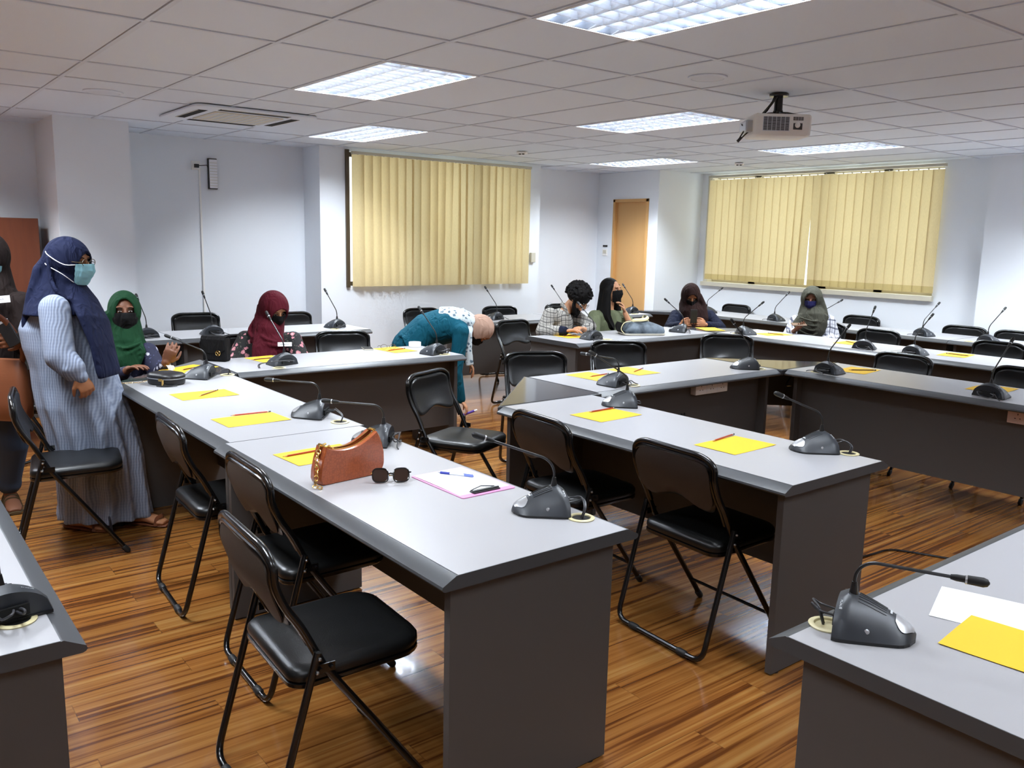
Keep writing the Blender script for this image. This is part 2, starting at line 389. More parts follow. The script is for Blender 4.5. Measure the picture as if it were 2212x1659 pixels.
def thing(name, label, cat, loc=(0, 0, 0), rz=0, group=None):
    o = bpy.data.objects.new(name, None); COL.objects.link(o); o.empty_display_size = .1
    o.location = loc; o.rotation_euler = (0, 0, rz); return tag(o, label, cat, group)
def tag(o, label, cat, group=None):
    o['label'] = label; o['category'] = cat
    if group: o['group'] = group
    return o
def place(o, loc, rz=0): o.location = loc; o.rotation_euler = (0, 0, rz); return o
def kids(o): return [c for c in ALLOBJ() if c.parent == o]
def ALLOBJ(): return list(bpy.data.objects)
def dup(root, loc, rz, label, group=None, kidmap=None):
    r = root.copy(); COL.objects.link(r); r.location = loc; r.rotation_euler = (0, 0, rz); r['label'] = label
    if group: r['group'] = group
    def rec(a, b):
        for ch in a.children:
            c = ch.copy(); COL.objects.link(c); c.parent = b; rec(ch, c)
    rec(root, r); return r
def struct(o): o['kind'] = 'structure'; return o
rnd = random.Random(4)
# ================================================================ ROOM
XW, YW = -1.05, 6.85          # far wall and window wall
XE, YS = 9.8, -5.2            # the unseen ends of the room
b = MB(); b.box((XW - .6, YS - .2, -.12), (XE + .2, YW + .6, 0)); struct(obj('floor', b, 'floor', smooth=False))
# ceiling: lay-in tiles between tee bars, rows of 1200/600/600
xs = [-1.2, -.6, 0]
x = 0
while x < 9.5: xs += [x + 1.2, x + 1.8, x + 2.4]; x += 2.4
ys = [round(-5.4 + .6 * i, 3) for i in range(22)]
LIGHTS = [(4.8, 0), (2.4, 0), (0, 1.2), (2.4, 2.4), (0, 4.8), (2.4, 4.8), (7.2, 0), (4.8, -2.4), (7.2, -3), (7.2, 3.0), (4.8, 5.4), (0, -2.4), (7.2, 5.4), (2.4, -2.4)]
POWER = {0: .5, 6: .6, 1: 1.05, 2: 1.2, 3: .95, 4: 1.1, 5: 1.1, 10: 1.5, 11: 1.5, 13: 1.2}
lit = {(round(a, 2), round(c, 2)) for a, c in LIGHTS}
tl = MB(); bars = MB()
for i in range(len(xs) - 1):
    for j in range(len(ys) - 1):
        if (round(xs[i], 2), round(ys[j], 2)) in lit: continue
        x0, x1, y0, y1 = xs[i] + .016, xs[i + 1] - .016, ys[j] + .016, ys[j + 1] - .016
        x0 = max(x0, XW); x1 = min(x1, XE); y1 = min(y1, YW)
        if x1 > x0 and y1 > y0: tl.box((x0, y0, CEIL + .004 + rnd.uniform(0, .002)), (x1, y1, CEIL + .02))
tl.box((XW - .6, YS - .2, CEIL + .20), (XE + .2, YW + .6, CEIL + .24), 1)
struct(obj('ceiling', tl, ['ceil', 'black'], smooth=False))
for xx in xs:
    if XW < xx < XE: bars.box((xx - .012, YS, CEIL), (xx + .012, YW, CEIL + .018))
for yy in ys:
    if yy < YW: bars.box((XW, yy - .012, CEIL + .0006), (XE, yy + .012, CEIL + .018))
struct(obj('trim_1', bars, 'tbar', smooth=False))
# walls -----------------------------------------------------------
Z1 = CEIL + .22
w1 = MB()                                                  # far wall with the window bay and the pillar
w1.box((XW - .25, YS, 0), (XW, 1.64, Z1))
w1.box((-1.3, 1.64, 0), (-.66, 1.93, Z1)); w1.box((-1.3, 4.40, 0), (-.66, 4.62, Z1))
w1.box((-1.3, 1.93, 0), (-.66, 4.40, 1.05)); w1.box((-1.3, 1.93, 2.47), (-.66, 4.40, Z1))
w1.box((XW - .25, 4.62, 0), (XW, 6.0, Z1))
struct(obj('wall_far', w1, 'wall', smooth=False))
p = MB(); p.box((XW, -.90, 0), (-.21, -.32, Z1)); struct(obj('wall_pillar_left', p, 'wall', smooth=False))
w2 = MB()                                                  # door wall and window wall
w2.box((-1.3, 6.0, 0), (-.745, 6.35, Z1)); w2.box((-.10, 6.0, 0), (.06, YW + .3, Z1)); w2.box((-.745, 6.0, 2.15), (-.10, 6.35, Z1)); w2.box((-.745, 6.3, 0), (-.1, 6.35, 2.2))
w2.box((.06, YW, 0), (.19, YW + .3, Z1)); w2.box((3.27, YW, 0), (XE, YW + .3, Z1))
w2.box((.19, YW, 0), (3.27, YW + .3, 1.07)); w2.box((.19, YW, 2.48), (3.27, YW + .3, Z1))
struct(obj('wall_right', w2, 'wall', smooth=False))
p = MB(); p.box((3.79, 6.72, 0), (4.75, YW, Z1)); struct(obj('wall_pillar_right', p, 'wall', smooth=False))
p = MB(); p.box((XE, YS, 0), (XE + .2, YW + .3, Z1)); struct(obj('wall_back', p, 'wall', smooth=False))
p = MB(); p.box((XW - .25, YS - .2, 0), (XE + .2, YS, Z1)); struct(obj('wall_left', p, 'wall', smooth=False))
# skirtings
s_ = MB(); s_.box((XW, YS, 0), (XW + .012, -.9, .09)); s_.box((XW, -.32, 0), (XW + .012, 1.64, .09)); s_.box((-.66, 1.64, 0), (-.648, 4.62, .09)); s_.box((XW, 4.62, 0), (XW + .012, 6, .09))
struct(obj('baseboard_far', s_, 'offwhite', smooth=False))
s_ = MB(); s_.box((.06, YW - .012, 0), (3.79, YW, .09)); s_.box((3.79, 6.708, 0), (4.75, 6.72, .09)); s_.box((4.75, YW - .012, 0), (XE, YW, .09))
struct(obj('baseboard_right', s_, 'offwhite', smooth=False))

def window(name, a, b_, z0, z1, axis, pos, fm, muls):
    """frame, mullions and glass set in the wall opening; axis 'y' runs along y at x=pos"""
    def bx(mb, u0, u1, d0, d1, za, zb):
        if axis == 'y': mb.box((pos - d1, u0, za), (pos - d0, u1, zb))
        else: mb.box((u0, pos + d0, za), (u1, pos + d1, zb))
    r = bpy.data.objects.new(name, None); COL.objects.link(r); struct(r)
    f = MB(); t = .045
    bx(f, a, a + t, .10, .16, z0, z1); bx(f, b_ - t, b_, .10, .16, z0, z1); bx(f, a, b_, .10, .16, z0, z0 + t); bx(f, a, b_, .10, .16, z1 - t, z1)
    for mu, wd in muls: bx(f, mu - wd / 2, mu + wd / 2, .10, .16, z0, z1)
    obj('window_frame', f, fm, r, smooth=False)
    g = MB(); bx(g, a + t, b_ - t, .128, .132, z0 + t, z1 - t); obj('window_pane', g, 'glass', r, smooth=False)
    return r
wn1 = window('window_1', 1.93, 4.40, 1.05, 2.47, 'y', -.66, 'bronze', [(2.78, .09), (3.60, .09)])
f = MB(); f.box((-.78, 1.93, 1.04), (-.63, 1.968, 2.485)); obj('window_jamb', f, 'bronze', wn1, smooth=False)
wn2 = window('window_2', .19, 3.27, 1.07, 2.48, 'x', YW, 'frame_al', [(.87, .10), (1.87, .14), (2.60, .10)])
f = MB(); f.box((.15, YW - .05, 1.03), (3.29, YW + .1, 1.085)); obj('window_sill', f, 'frame_al', wn2, smooth=False, bevel=.004)
f = MB(); f.box((.17, YW - .012, 1.085), (.235, YW + .1, 2.47)); obj('window_jamb', f, 'frame_al', wn2, smooth=False)

# vertical blinds --------------------------------------------------
def blind(label, axis, pos, a, b_, z0, z1, n, tilt, hem, gap=None, loc=None, widths=.105, amp=.034):
    t = thing('vertical_blind', label, 'blind', loc)
    L = V(loc)
    def bar(mb, u0, u1, d0, d1, za, zb):
        if axis == 'y': mb.box(V((pos + d0, u0, za)) - L, V((pos + d1, u1, zb)) - L)
        else: mb.box(V((u0, pos - d1, za)) - L, V((u1, pos - d0, zb)) - L)
    h = MB(); bar(h, a - .02, b_ + .02, -.02, .025, 2.437, 2.467); obj('headrail', h, 'offwhite', t, smooth=False, bevel=.003)
    for i in range(n):
        u = a + (b_ - a) * (i + .5) / n; ang = tilt(i)
        
        c, s_ = math.cos(ang), math.sin(ang); mb = MB(); hw = widths / 2
        sh = 0
        def f(p, q, _):
            k = (p - .5) * 2; bow = .004 * (1 - k * k); du = hw * k
            zz = z0 + (z1 - z0) * q
            off = sh
            if gap is not None:
                off = (1 - q) * amp * (-1 if u < gap else 1) * max(0, 1 - abs(u - gap) / .22)
            du2 = du * c - bow * s_; dd = du * s_ + bow * c
            return (pos + dd, u + du2 + off, zz) if axis == 'y' else (u + du2 + off, pos - dd, zz)
        N = 4; pts = [[V(f(p / N, q / 3, 0)) - L for p in range(N + 1)] for q in (0, .13, 3)]
        pts = [[V(f(p / N, q, 0)) - L for p in range(N + 1)] for q in (0, .055, 1)]
        mb.loft(pts, 0, closed=False, caps=False)
        mb.mi = [1] * N + [0] * N
        o = obj('slat', mb, ['blind', 'blindhem' if hem else 'blind'], t)
        k = MB(); cpt = V(f(.5, 1, 0)) - L; k.box(cpt + V((-.006, -.006, 0)), cpt + V((.006, .006, .014))); obj('slat_hook', k, 'micblk' if not hem else 'offwhite', o, smooth=False)
    return t
def t1(i): return [.35, .5, .42, .5, .45, .3, .1, -.1, .4, .48, .5, .42, .2, .05, -.1, .35, .42, .3, .1, .3, .4, .25, .2, .15][i % 24]
blind('closed yellow vertical blind on the far wall, brown frame at its left', 'y', -.60, 2.0, 4.39, 1.05, 2.435, 23, t1, False, 3.22, (-.6, 3.2, 1.05), .132, .03)
blind('wide yellow vertical blind with a bright slit down its middle, above a cream sill', 'x', YW - .07, .25, 3.30, 1.12, 2.410, 28, lambda i: -.14 + .04 * math.sin(i * 2.3), True, 1.755, (1.75, YW - .07, 1.12), .119)

# doors -------------------------------------------------------------
d = MB(); d.box((-.705, 6.03, 0), (-.14, 6.07, 2.11)); D2 = struct(obj('door_1', d, 'tandoor', smooth=False))
f = MB(); f.box((-.745, 5.985, 0), (-.705, 6.09, 2.15)); f.box((-.14, 5.985, 0), (-.10, 6.09, 2.15)); f.box((-.745, 5.985, 2.11), (-.10, 6.09, 2.15)); obj('door_frame', f, 'tandoor', D2, smooth=False, bevel=.003)
for z in (.25, 1.2, 1.9):
    f = MB(); f.tube([(-.142, 6.02, z - .05), (-.142, 6.02, z + .05)], .008, 8); obj('hinge', f, 'bronze', D2)

# tall brown cupboard behind the person at the left edge
cb = thing('tall_cupboard', 'tall reddish brown wooden cupboard against the far left wall', 'cupboard', (-.8, -1.6, 0))
L = V((-.8, -1.6, 0))
b = MB(); b.box(V((-1.04, -2.3, .06)) - L, V((-.62, -.985, 1.68)) - L); obj('carcass', b, 'brownwood', cb, smooth=False, bevel=.003)
b = MB(); b.box(V((-1.02, -2.28, 0)) - L, V((-.66, -1.0, .06)) - L); obj('plinth', b, 'panel', cb, smooth=False)
for y0, y1, hy in ((-2.295, -1.645, -1.70), (-1.64, -.99, -1.59)):
    b = MB(); b.box(V((-.62, y0, .08)) - L, V((-.60, y1, 1.675)) - L); dd = obj('door', b, 'brownwood', cb, smooth=False, bevel=.002)
    h = MB(); h.tube([V((-.60, hy, .9)) - L, V((-.575, hy, .9)) - L, V((-.575, hy, 1.02)) - L, V((-.60, hy, 1.02)) - L], .005, 8); obj('handle', h, 'bolt', dd)

# switches, emergency lamp, conduit ---------------------------------
s_ = MB(); s_.box((-.045, -.012, -.045), (.045, 0, .045)); o = obj('light_switch', s_, 'white', smooth=False, bevel=.003); place(o, (-.88, 6.0, 1.44)); tag(o, 'small white light switch plate left of the tan door', 'switch')
k = MB(); k.box((-.03, -.016, -.012), (.03, -.012, .028)); obj('rocker', k, 'offwhite', o, smooth=False)
s_ = MB(); s_.box((-.04, -.01, -.012), (.04, 0, .012)); o = obj('wall_label', s_, 'micblk', smooth=False); place(o, (-.88, 6.0, 1.525)); tag(o, 'narrow dark plate on the wall above the light switch', 'plate')
s_ = MB(); s_.box((0, -.035, -.06), (.035, .035, .06)); o = obj('wall_controller', s_, 'offwhite', smooth=False, bevel=.004); place(o, (-.66, 4.51, 1.37)); tag(o, 'small off-white controller on the wall right of the far window blind', 'controller')
em = thing('emergency_lamp', 'white rechargeable emergency lamp hung on the far wall above a cable conduit', 'lamp', (XW, .66, 2.02))
b = MB(); b.box((0, -.045, 0), (.035, .045, .30)); obj('housing', b, 'micblk', em, smooth=False, bevel=.006)
b = MB(); b.box((.035, -.038, .01), (.05, .040, .29)); le = obj('lens', b, 'paper', em, smooth=False, bevel=.004)
for i in range(9):
    g = MB(); g.box((.05, -.036, .03 + i * .028), (.0512, .038, .034 + i * .028)); obj('lens_rib', g, 'offwhite', le, smooth=False)
sk = thing('wall_socket', 'white wall socket beside the emergency lamp with a black plug in it', 'socket', (XW, .50, 2.20))
b = MB(); b.box((0, -.043, 0), (.02, .043, .086)); obj('plate', b, 'white', sk, smooth=False, bevel=.003)
b = MB(); b.box((.02, -.018, .02), (.05, .02, .055)); b.tube([(.045, .01, .04), (.055, .06, .045), (.04, .10, .05), (.02, .118, .03)], .004, 6); obj('plug', b, 'micblk', sk)
b = MB(); b.box((0, -.009, 0), (.014, .009, 2.2)); o = obj('cable_conduit', b, 'white', smooth=False, bevel=.002); place(o, (XW, .535, 0)); tag(o, 'thin white cable conduit running down the far wall from the socket', 'conduit')

# ---------------------------------------------------------------- recessed louvre lights
def make_light(x, y, label):
    t = thing('ceiling_light', label, 'light', (x + .6, y + .3, CEIL), 0, 'recessed louvre lights in the ceiling')
    return t
lab = {0: 'large square-celled ceiling light nearest the camera, cut by the top edge', 1: 'bright ceiling light left of centre, the larger of the two left ones', 2: 'bright ceiling light just above the left end of the far window',
       3: 'ceiling light left of the projector, its cells bluish', 4: 'small far ceiling light above the corner by the tan door', 5: 'far ceiling light right of the projector above the wide window'}
proto = None
for i, (lx, ly) in enumerate(LIGHTS):
    L0 = lab.get(i, 'recessed ceiling light outside the picture')
    if proto is None:
        proto = t = make_light(lx, ly, L0)
        b = MB(); hx, hy, q = .585, .287, .105
        b.box((-hx, -hy, q), (hx, hy, q + .005)); b.box((-hx - .005, -hy, .002), (-hx, hy, q), 1); b.box((hx, -hy, .002), (hx + .005, hy, q), 1); b.box((-hx, -hy - .005, .002), (hx, -hy, q), 1); b.box((-hx, hy, .002), (hx, hy + .005, q), 1)
        obj('tray', b, ['tray', 'reflector'], t, smooth=False)
        b = MB()
        for s in (-1, 1): b.box((-.6, s * .2935 - .0065, -.002), (.6, s * .2935 + .0065, .004)); b.box((s * .5935 - .0065, -.3, -.002), (s * .5935 + .0065, .3, .004))
        obj('frame', b, 'tray', t, smooth=False)
        for yy in (-.215, -.072, .072, .215):
            b = MB(); b.tube([(-.56, yy, .080), (.56, yy, .080)], .013, 10); obj('tube', b, 'tubeglow', t)
        b = MB()
        for k in range(1, 4):                                  # parabolic long blades
            yy = -hy + 2 * hy * k / 4; b.prism([(yy - .014, .040), (yy - .006, .016), (yy - .0016, 0), (yy + .0016, 0), (yy + .006, .016), (yy + .014, .040)], -hx, hx, 0, M(((0, 0, 1, 0), (1, 0, 0, 0), (0, 1, 0, 0), (0, 0, 0, 1))))
        for k in range(1, 12):
            xx = -hx + 2 * hx * k / 12; b.prism([(xx - .007, .034), (xx - .0012, .001), (xx + .0012, .001), (xx + .007, .034)], -hy, hy, 0, M(((1, 0, 0, 0), (0, 0, 1, 0), (0, 1, 0, 0), (0, 0, 0, 1))))
        obj('louvre', b, 'mirror', t, smooth=False)
        for yy in (-.215, -.072, .072, .215):
            ld = bpy.data.lights.new('tube_light', 'AREA'); ld.shape = 'RECTANGLE'; ld.size = 1.12; ld.size_y = .03; ld.energy = LAMP_W / 4; ld.color = (.88, .945, 1.0)
            lo = bpy.data.objects.new('tube_light', ld); COL.objects.link(lo); lo.location = (0, yy, .062); lo.parent = t
    else: t = dup(proto, (lx + .6, ly + .3, CEIL), 0, L0)
    for ch in t.children:
        if ch.type == 'LIGHT' and i in POWER: ch.data = ch.data.copy(); ch.data.energy = LAMP_W / 4 * POWER[i]
# ceiling speakers, sensors, air conditioner ------------------------
def speaker(x, y, label, r=.105):
    t = thing('ceiling_speaker', label, 'speaker', (x, y, CEIL + .004), 0, 'round speakers in the ceiling')
    b = MB(); b.lathe([(r + .018, 0), (r + .018, -.006), (r, -.010), (r, -.004)]); obj('rim', b, 'ceil', t)
    b = MB(); b.lathe([(r, -.004), (r - .002, -.009), (r * .5, -.012), (.001, -.013)]); obj('grille', b, 'tbar', t)
speaker(1.36, -.87, 'round ceiling speaker at the upper left before the air conditioner'); speaker(4.47, 1.53, 'round ceiling speaker left of the projector mount', .09); speaker(1.49, 4.53, 'faint round speaker in the ceiling above the far small light', .09)
for x, y, lb in ((.49, 3.4, 'small white ceiling sensor above the right end of the far window'), (1.45, 5.79, 'small white ceiling sensor right of the far small light, above the wide window')):
    t = thing('ceiling_sensor', lb, 'sensor', (x, y, CEIL), .6, 'small sensors on the ceiling')
    b = MB(); b.box((-.05, -.04, -.022), (.05, .04, 0)); obj('housing', b, 'white', t, smooth=False, bevel=.004)
    for s in (-1, 1):
        b = MB(); b.lathe([(.012, -.03), (.014, -.022)], (s * .018, -.02, 0)); obj('sensor_eye', b, 'hole', t)
ac = thing('air_conditioner', 'square cassette air conditioner with four dark slots in the ceiling', 'air conditioner', (.90, .21, CEIL))
def rrect(hx, hy, r, n=5):
    o = []
    for cx_, cy_, a0 in ((hx - r, hy - r, 0), (-hx + r, hy - r, 90), (-hx + r, -hy + r, 180), (hx - r, -hy + r, 270)):
        for i in range(n + 1): a = math.radians(a0 + 90 * i / n); o.append((cx_ + r * math.cos(a), cy_ + r * math.sin(a)))
    return o
b = MB(); b.prism(rrect(.475, .475, .07), -.018, -.0015); obj('panel', b, 'ceil', ac, bevel=.006)
b = MB(); b.prism(rrect(.27, .27, .02), -.024, -.016); gr = obj('intake_grille', b, 'offwhite', ac, bevel=.003)
for k in range(9):
    g = MB(); g.box((-.25, -.24 + k * .06, -.0255), (.25, -.232 + k * .06, -.024)); obj('grille_rib', g, 'tbar', gr, smooth=False)
for k in range(4):
    b = MB(); b.box((-.27, .325, -.0200), (.27, .395, -.017), 0, M.Rotation(k * PI / 2, 4, 'Z')); b2 = obj('air_slot', b, 'hole', ac, smooth=False)
    b = MB(); b.box((-.265, .388, -.0204), (.265, .395, -.0185), 0, M.Rotation(k * PI / 2, 4, 'Z')); obj('louvre_flap', b, 'offwhite' if k != 1 else 'tbar', b2, smooth=False)

# ---------------------------------------------------------------- projector
pj = thing('projector', 'white projector hanging from a black ceiling mount', 'projector', (4.44, 2.24, CEIL), 0)
FR = V((.616, .788, 0))                                     # long side seen from the camera
ang = math.atan2(.788, .616)
R_ = M.Rotation(ang + .02, 4, 'Z')
def T_(p): return R_ @ V(p)
# local: x along the long side, -y towards the camera
b = MB(); body = rrect(.175, .125, .03)
b.loft([[T_((x, y, z)) for x, y in rrect(.175 * k, .125 * k, .03)] for z, k in ((-.258, .93), (-.25, .985), (-.20, 1), (-.15, 1), (-.138, .985), (-.132, .95))])
bd = obj('body', b, 'white', pj)
b = MB(); b.box((-.125, -.1262, -.232), (.035, -.124, -.150), 0, R_); gg = obj('vent_grille', b, 'tbar', bd, smooth=False)
for i in range(6):
    for j in range(12):
        pass
g = MB()
for i in range(6):
    for j in range(12): g.box((-.122 + i * .0262, -.1275, -.228 + j * .0066), (-.122 + i * .0262 + .022, -.1258, -.228 + j * .0066 + .0038), 0, R_)
obj('vent_slots', g, 'hole', gg, smooth=False)
g = MB()
for i in range(4):
    for j in range(3): g.box((.055 + i * .016, -.1275, -.168 + j * .007), (.055 + i * .016 + .0135, -.1258, -.168 + j * .007 + .004), 0, R_)
obj('vent_slots', g, 'hole', bd, smooth=False)
b = MB(); b.box((.058, -.1268, -.222), (.112, -.1255, -.185), 0, R_); ls = obj('lens_recess', b, 'edge', bd, smooth=False)
b = MB(); b.ball(T_((.083, -.124, -.196)), .017, n=14); obj('knob', b, 'white', ls)
b = MB(); b.lathe([(.03, 0), (.03, .012), (.022, .014)], T_((.175, .02, -.19)), 16, 0, (R_ @ M.Rotation(PI / 2, 4, 'Y')).to_3x3()); obj('lens', b, 'micblk', bd)
b = MB(); b.box((-.215, -.085, -.235), (-.165, .06, -.165), 0, R_); obj('terminal_cover', b, 'silver', bd, smooth=False, bevel=.01)
for sx in (-1, 1):
    b = MB(); b.lathe([(.012, -.133), (.009, -.120)], T_((sx * .1 - .03, .03 * sx, 0)), 12); obj('foot', b, 'offwhite', bd)
b = MB(); b.lathe([(.055, -.016), (.058, -.012), (.058, -.002), (.02, -.001)]); mt = obj('mount_plate', b, 'tube', pj)
b = MB(); b.lathe([(.027, -.115), (.030, -.10), (.026, -.095), (.024, -.015), (.03, -.012)], (0, 0, 0), 20); obj('mount_pole', b, 'tube', pj)
b = MB()
for a in (.3, 2.6, 4.0, 5.6): b.tube([(0, 0, -.115), (math.cos(a) * .06, math.sin(a) * .06, -.118), (math.cos(a) * .13, math.sin(a) * .10, -.133)], [.012, .009, .006], 8)
b.lathe([(.03, -.128), (.034, -.118), (.02, -.112)]); obj('mount_bracket', b, 'tube', pj)
for k, pts in enumerate(([(-.02, -.02, -.01), (-.06, -.02, -.07), (-.13, -.03, -.15), (-.20, -.04, -.21), (-.24, -.02, -.285), (-.225, -.03, -.27), (-.19, -.04, -.235), (-.17, -.03, -.225)],
              [(-.025, 0, -.01), (-.07, -.01, -.10), (-.14, -.02, -.155), (-.205, -.02, -.19), (-.215, 0, -.183), (-.175, .01, -.17)],
              [(-.02, -.03, -.02), (-.065, -.03, -.085), (-.14, -.05, -.16), (-.19, -.05, -.22), (-.17, -.04, -.232)])):
    b = MB(); b.tube([T_(q) for q in catmull(pts, 6)], .0045, 7); obj('cable', b, 'tube', pj)
b = MB(); b.tube([T_((-.243, -.02, -.288)), T_((-.222, -.03, -.262))], .009, 8); obj('cable_plug', b, 'micblk', pj)
# ================================================================ DESKS
# local frame: length along +x, users sit on the -y side, far edge at y = D
DD = .71
def profile(y0, s, x0, x1, mb):                             # sloping rim with a rounded nose; s = +1 outward to +y
    pr = [(0, .7485), (-.0, .712), (.040 * s, .712), (.047 * s, .715), (.050 * s, .720), (.048 * s, .727), (.006 * s, .7492)]
    a = [V((x0, y0 + p[0], p[1])) for p in pr]; c = [V((x1, y0 + p[0], p[1])) for p in pr]
    mb.loft([a, c] if s < 0 else [c, a])
def make_desk(L, label, loc, rz, grommets=(), inset=(.03, .03), mod=.14, foot=True):
    t = thing('desk', label, 'desk', loc, rz)
    b = MB(); b.box((.002, .05, .722), (L - .002, DD - .05, .75)); obj('worktop', b, 'top', t, smooth=False)
    e = MB(); profile(.05, -1, .0, L, e); profile(DD - .05, 1, .0, L, e)
    e.box((.003, .051, .7125), (L - .003, DD - .051, .7215)); e.box((0, .05, .712), (.0022, DD - .05, .7496)); e.box((L - .0022, .05, .712), (L, DD - .05, .7496))
    obj('edge_trim', e, 'edge', t, bevel=0)
    for x0 in (inset[0], L - inset[1] - .028):
        b = MB(); b.box((x0, .045, .006), (x0 + .028, DD - .075, .712)); sp = obj('side_panel', b, 'panel', t, smooth=False, bevel=.0015)
        f = MB()
        for yy in (.09, DD - .13): f.lathe([(.014, 0), (.014, .007)], (x0 + .014, yy, 0), 10)
        obj('foot', f, 'rubber', sp)
    b = MB(); b.box((inset[0] + .028, DD - mod - .018, .21), (L - inset[1] - .028, DD - mod, .712)); obj('modesty_panel', b, 'panel', t, smooth=False)
    for gx, gy in grommets:
        g = MB(); g.lathe([(.030, .7502), (.042, .7502), (.043, .753), (.040, .7545), (.031, .7545), (.029, .752), (.029, .745)], (gx, gy, 0), 24)
        q = obj('cable_grommet', g, 'cream', t)
        h = MB(); h.lathe([(.029, .7500), (.0289, .7506)], (gx, gy, 0), 20); obj('grommet_hole', h, 'hole', q)
    return t
# name: (length, label, x, y, rot)  rot 0: users at -y ; -90deg users at -x ; 180: users at +y
H = PI / 2
def wx(x0, y0): return (x0, y0, 0)
desks = {}
desks['A'] = make_desk(1.68, 'long pale desk with the brown handbag, sunglasses and pink clipboard on it', (4.325, -1.22, 0), 0, [(1.525, .615)])
desks['B'] = make_desk(1.70, 'pale desk with two yellow sheets, in line behind the brown handbag desk', (2.622, -1.20, 0), 0, [(1.59, .60), (.04, .635)])
# desks whose users sit on the -x side: rotate so +y_local -> +x world : rz = -90 => local x -> -y world
def desk_x(L, label, x0, y0, gr=(), **k):                   # occupies x0..x0+DD, y0..y0+L
    return make_desk(L, label, (x0, y0 + L, 0), -H, gr, **k)
desks['C'] = desk_x(1.69, 'pale desk in front of the person in the maroon headscarf', 1.94, -.485, [(.12, .60), (1.40, .62)])
desks['D'] = make_desk(1.70, 'pale desk in the middle with two black chairs pushed under it', (4.315, .225, 0), 0, [(1.555, .655), (.28, .64)])
desks['E'] = desk_x(1.70, 'pale desk with a white socket box under its front edge and two yellow sheets', 3.60, .975, [(1.36, .62), (.10, .60)])
def desk_y(L, label, x0, y0, gr=(), **k):                   # users on +y side; occupies x0..x0+L, y0..y0+DD
    return make_desk(L, label, (x0 + L, y0 + DD, 0), PI, gr, **k)
desks['F'] = desk_y(1.70, 'pale desk at the right with a pinkish socket box on its dark front panel', 4.315, 2.70, [(1.52, .60)])
desks['F2'] = desk_y(1.70, 'pale desk continuing the right-hand row beyond the picture edge', 6.02, 2.70)
desks['G'] = desk_x(1.70, 'pale desk cut by the lower right picture corner, white and yellow paper on it', 6.655, -.775)
t = desks['G']; t.location = (6.655 + DD, -.775, 0); t.rotation_euler = (0, 0, H)
g = MB(); g.lathe([(.030, .7502), (.042, .7502), (.043, .753), (.040, .7545), (.031, .7545), (.029, .752), (.029, .745)], (.125, .64, 0), 24); g = obj('cable_grommet', g, 'cream', t)
desks['H'] = make_desk(1.70, 'pale desk cut by the left edge of the picture at the lower left', (4.12, -2.71, 0), 0)
t = desks['H']; t.location = (5.82, -2.0, 0); t.rotation_euler = (0, 0, PI)
g = MB(); g.lathe([(.030, .7502), (.042, .7502), (.043, .753), (.040, .7545), (.031, .7545), (.029, .752), (.029, .745)], (.157, .11, 0), 24); g = obj('cable_grommet', g, 'cream', t)
h = MB(); h.lathe([(.029, .7500), (.0289, .7506)], (.157, .11, 0), 20); obj('grommet_hole', h, 'hole', g)
desks['I'] = desk_x(1.78, 'pale desk where the person in the grey plaid shirt sits, dark tote bag on it', 1.85, 2.40, [(1.33, .58)])
desks['J'] = desk_y(1.65, 'pale desk in front of the person in the olive-grey headscarf', 2.50, 4.22, [(1.50, .58)])
desks['J2'] = desk_y(1.70, 'pale desk cut by the right edge, beside the desk of the olive-grey headscarf', 4.155, 4.22, [(1.55, .6)])
desks['K'] = desk_x(1.70, 'pale desk against the far wall behind the maroon headscarf', .10, -.26, [(.30, .55)])
desks['K2'] = desk_x(1.70, 'pale desk in the far left row behind the green headscarf', .10, -1.965)
desks['L'] = desk_x(1.60, 'pale desk below the far window, behind the bending person', .10, 2.28)
desks['L2'] = desk_x(1.30, 'pale desk below the tan door, behind the two people at the middle table', .10, 3.885, [(.2, .6)])
desks['M'] = desk_y(1.50, 'pale desk below the left part of the wide window', .82, 5.72)
desks['M2'] = desk_y(1.67, 'pale desk below the right part of the wide window', 2.325, 5.72)
desks['M3'] = desk_y(1.70, 'pale desk in the last row at the far right, in front of the right pillar', 4.0, 5.72, [(1.55, .6)])
# dark glossy corner tops -------------------------------------------
def corner(label, P, shared):                               # P: inner corner, then two outer corners (counter-clockwise)
    t = thing('corner_table', label, 'corner table', (P[0][0], P[0][1], 0), 0, None)
    L = V((P[0][0], P[0][1], 0)); q = [(x - L.x, y - L.y) for x, y in P]
    c = (sum(x for x, y in q) / 3, sum(y for x, y in q) / 3)
    ins = [(x + (c[0] - x) * .05, y + (c[1] - y) * .05) for x, y in q]
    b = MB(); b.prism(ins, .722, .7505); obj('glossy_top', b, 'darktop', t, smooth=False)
    b = MB(); b.prism(q, .712, .7485); obj('edge_trim', b, 'edge', t, smooth=False, bevel=.004)
    a, d = V((*q[1], 0)), V((*q[2], 0)); n = (d - a).normalized(); o = V((n.y, -n.x, 0))
    if o.dot(V((c[0], c[1], 0)) - a) > 0: o = -o
    b = MB(); a1, d1 = a + n * .10 - o * .04, d - n * .10 - o * .04
    b.add([a1 + V((0, 0, .42)), d1 + V((0, 0, .42)), d1 + V((0, 0, .712)), a1 + V((0, 0, .712)), a1 - o * .018 + V((0, 0, .42)), d1 - o * .018 + V((0, 0, .42)), d1 - o * .018 + V((0, 0, .712)), a1 - o * .018 + V((0, 0, .712))], [(0, 1, 2, 3), (7, 6, 5, 4), (0, 4, 5, 1), (1, 5, 6, 2), (2, 6, 7, 3), (3, 7, 4, 0)])
    obj('modesty_panel', b, 'panel', t, smooth=False)
corner('dark glossy triangular corner top in front of the green headscarf', [(2.615, -.487), (1.93, -.487), (2.615, -1.20)][::-1][::-1], 0)
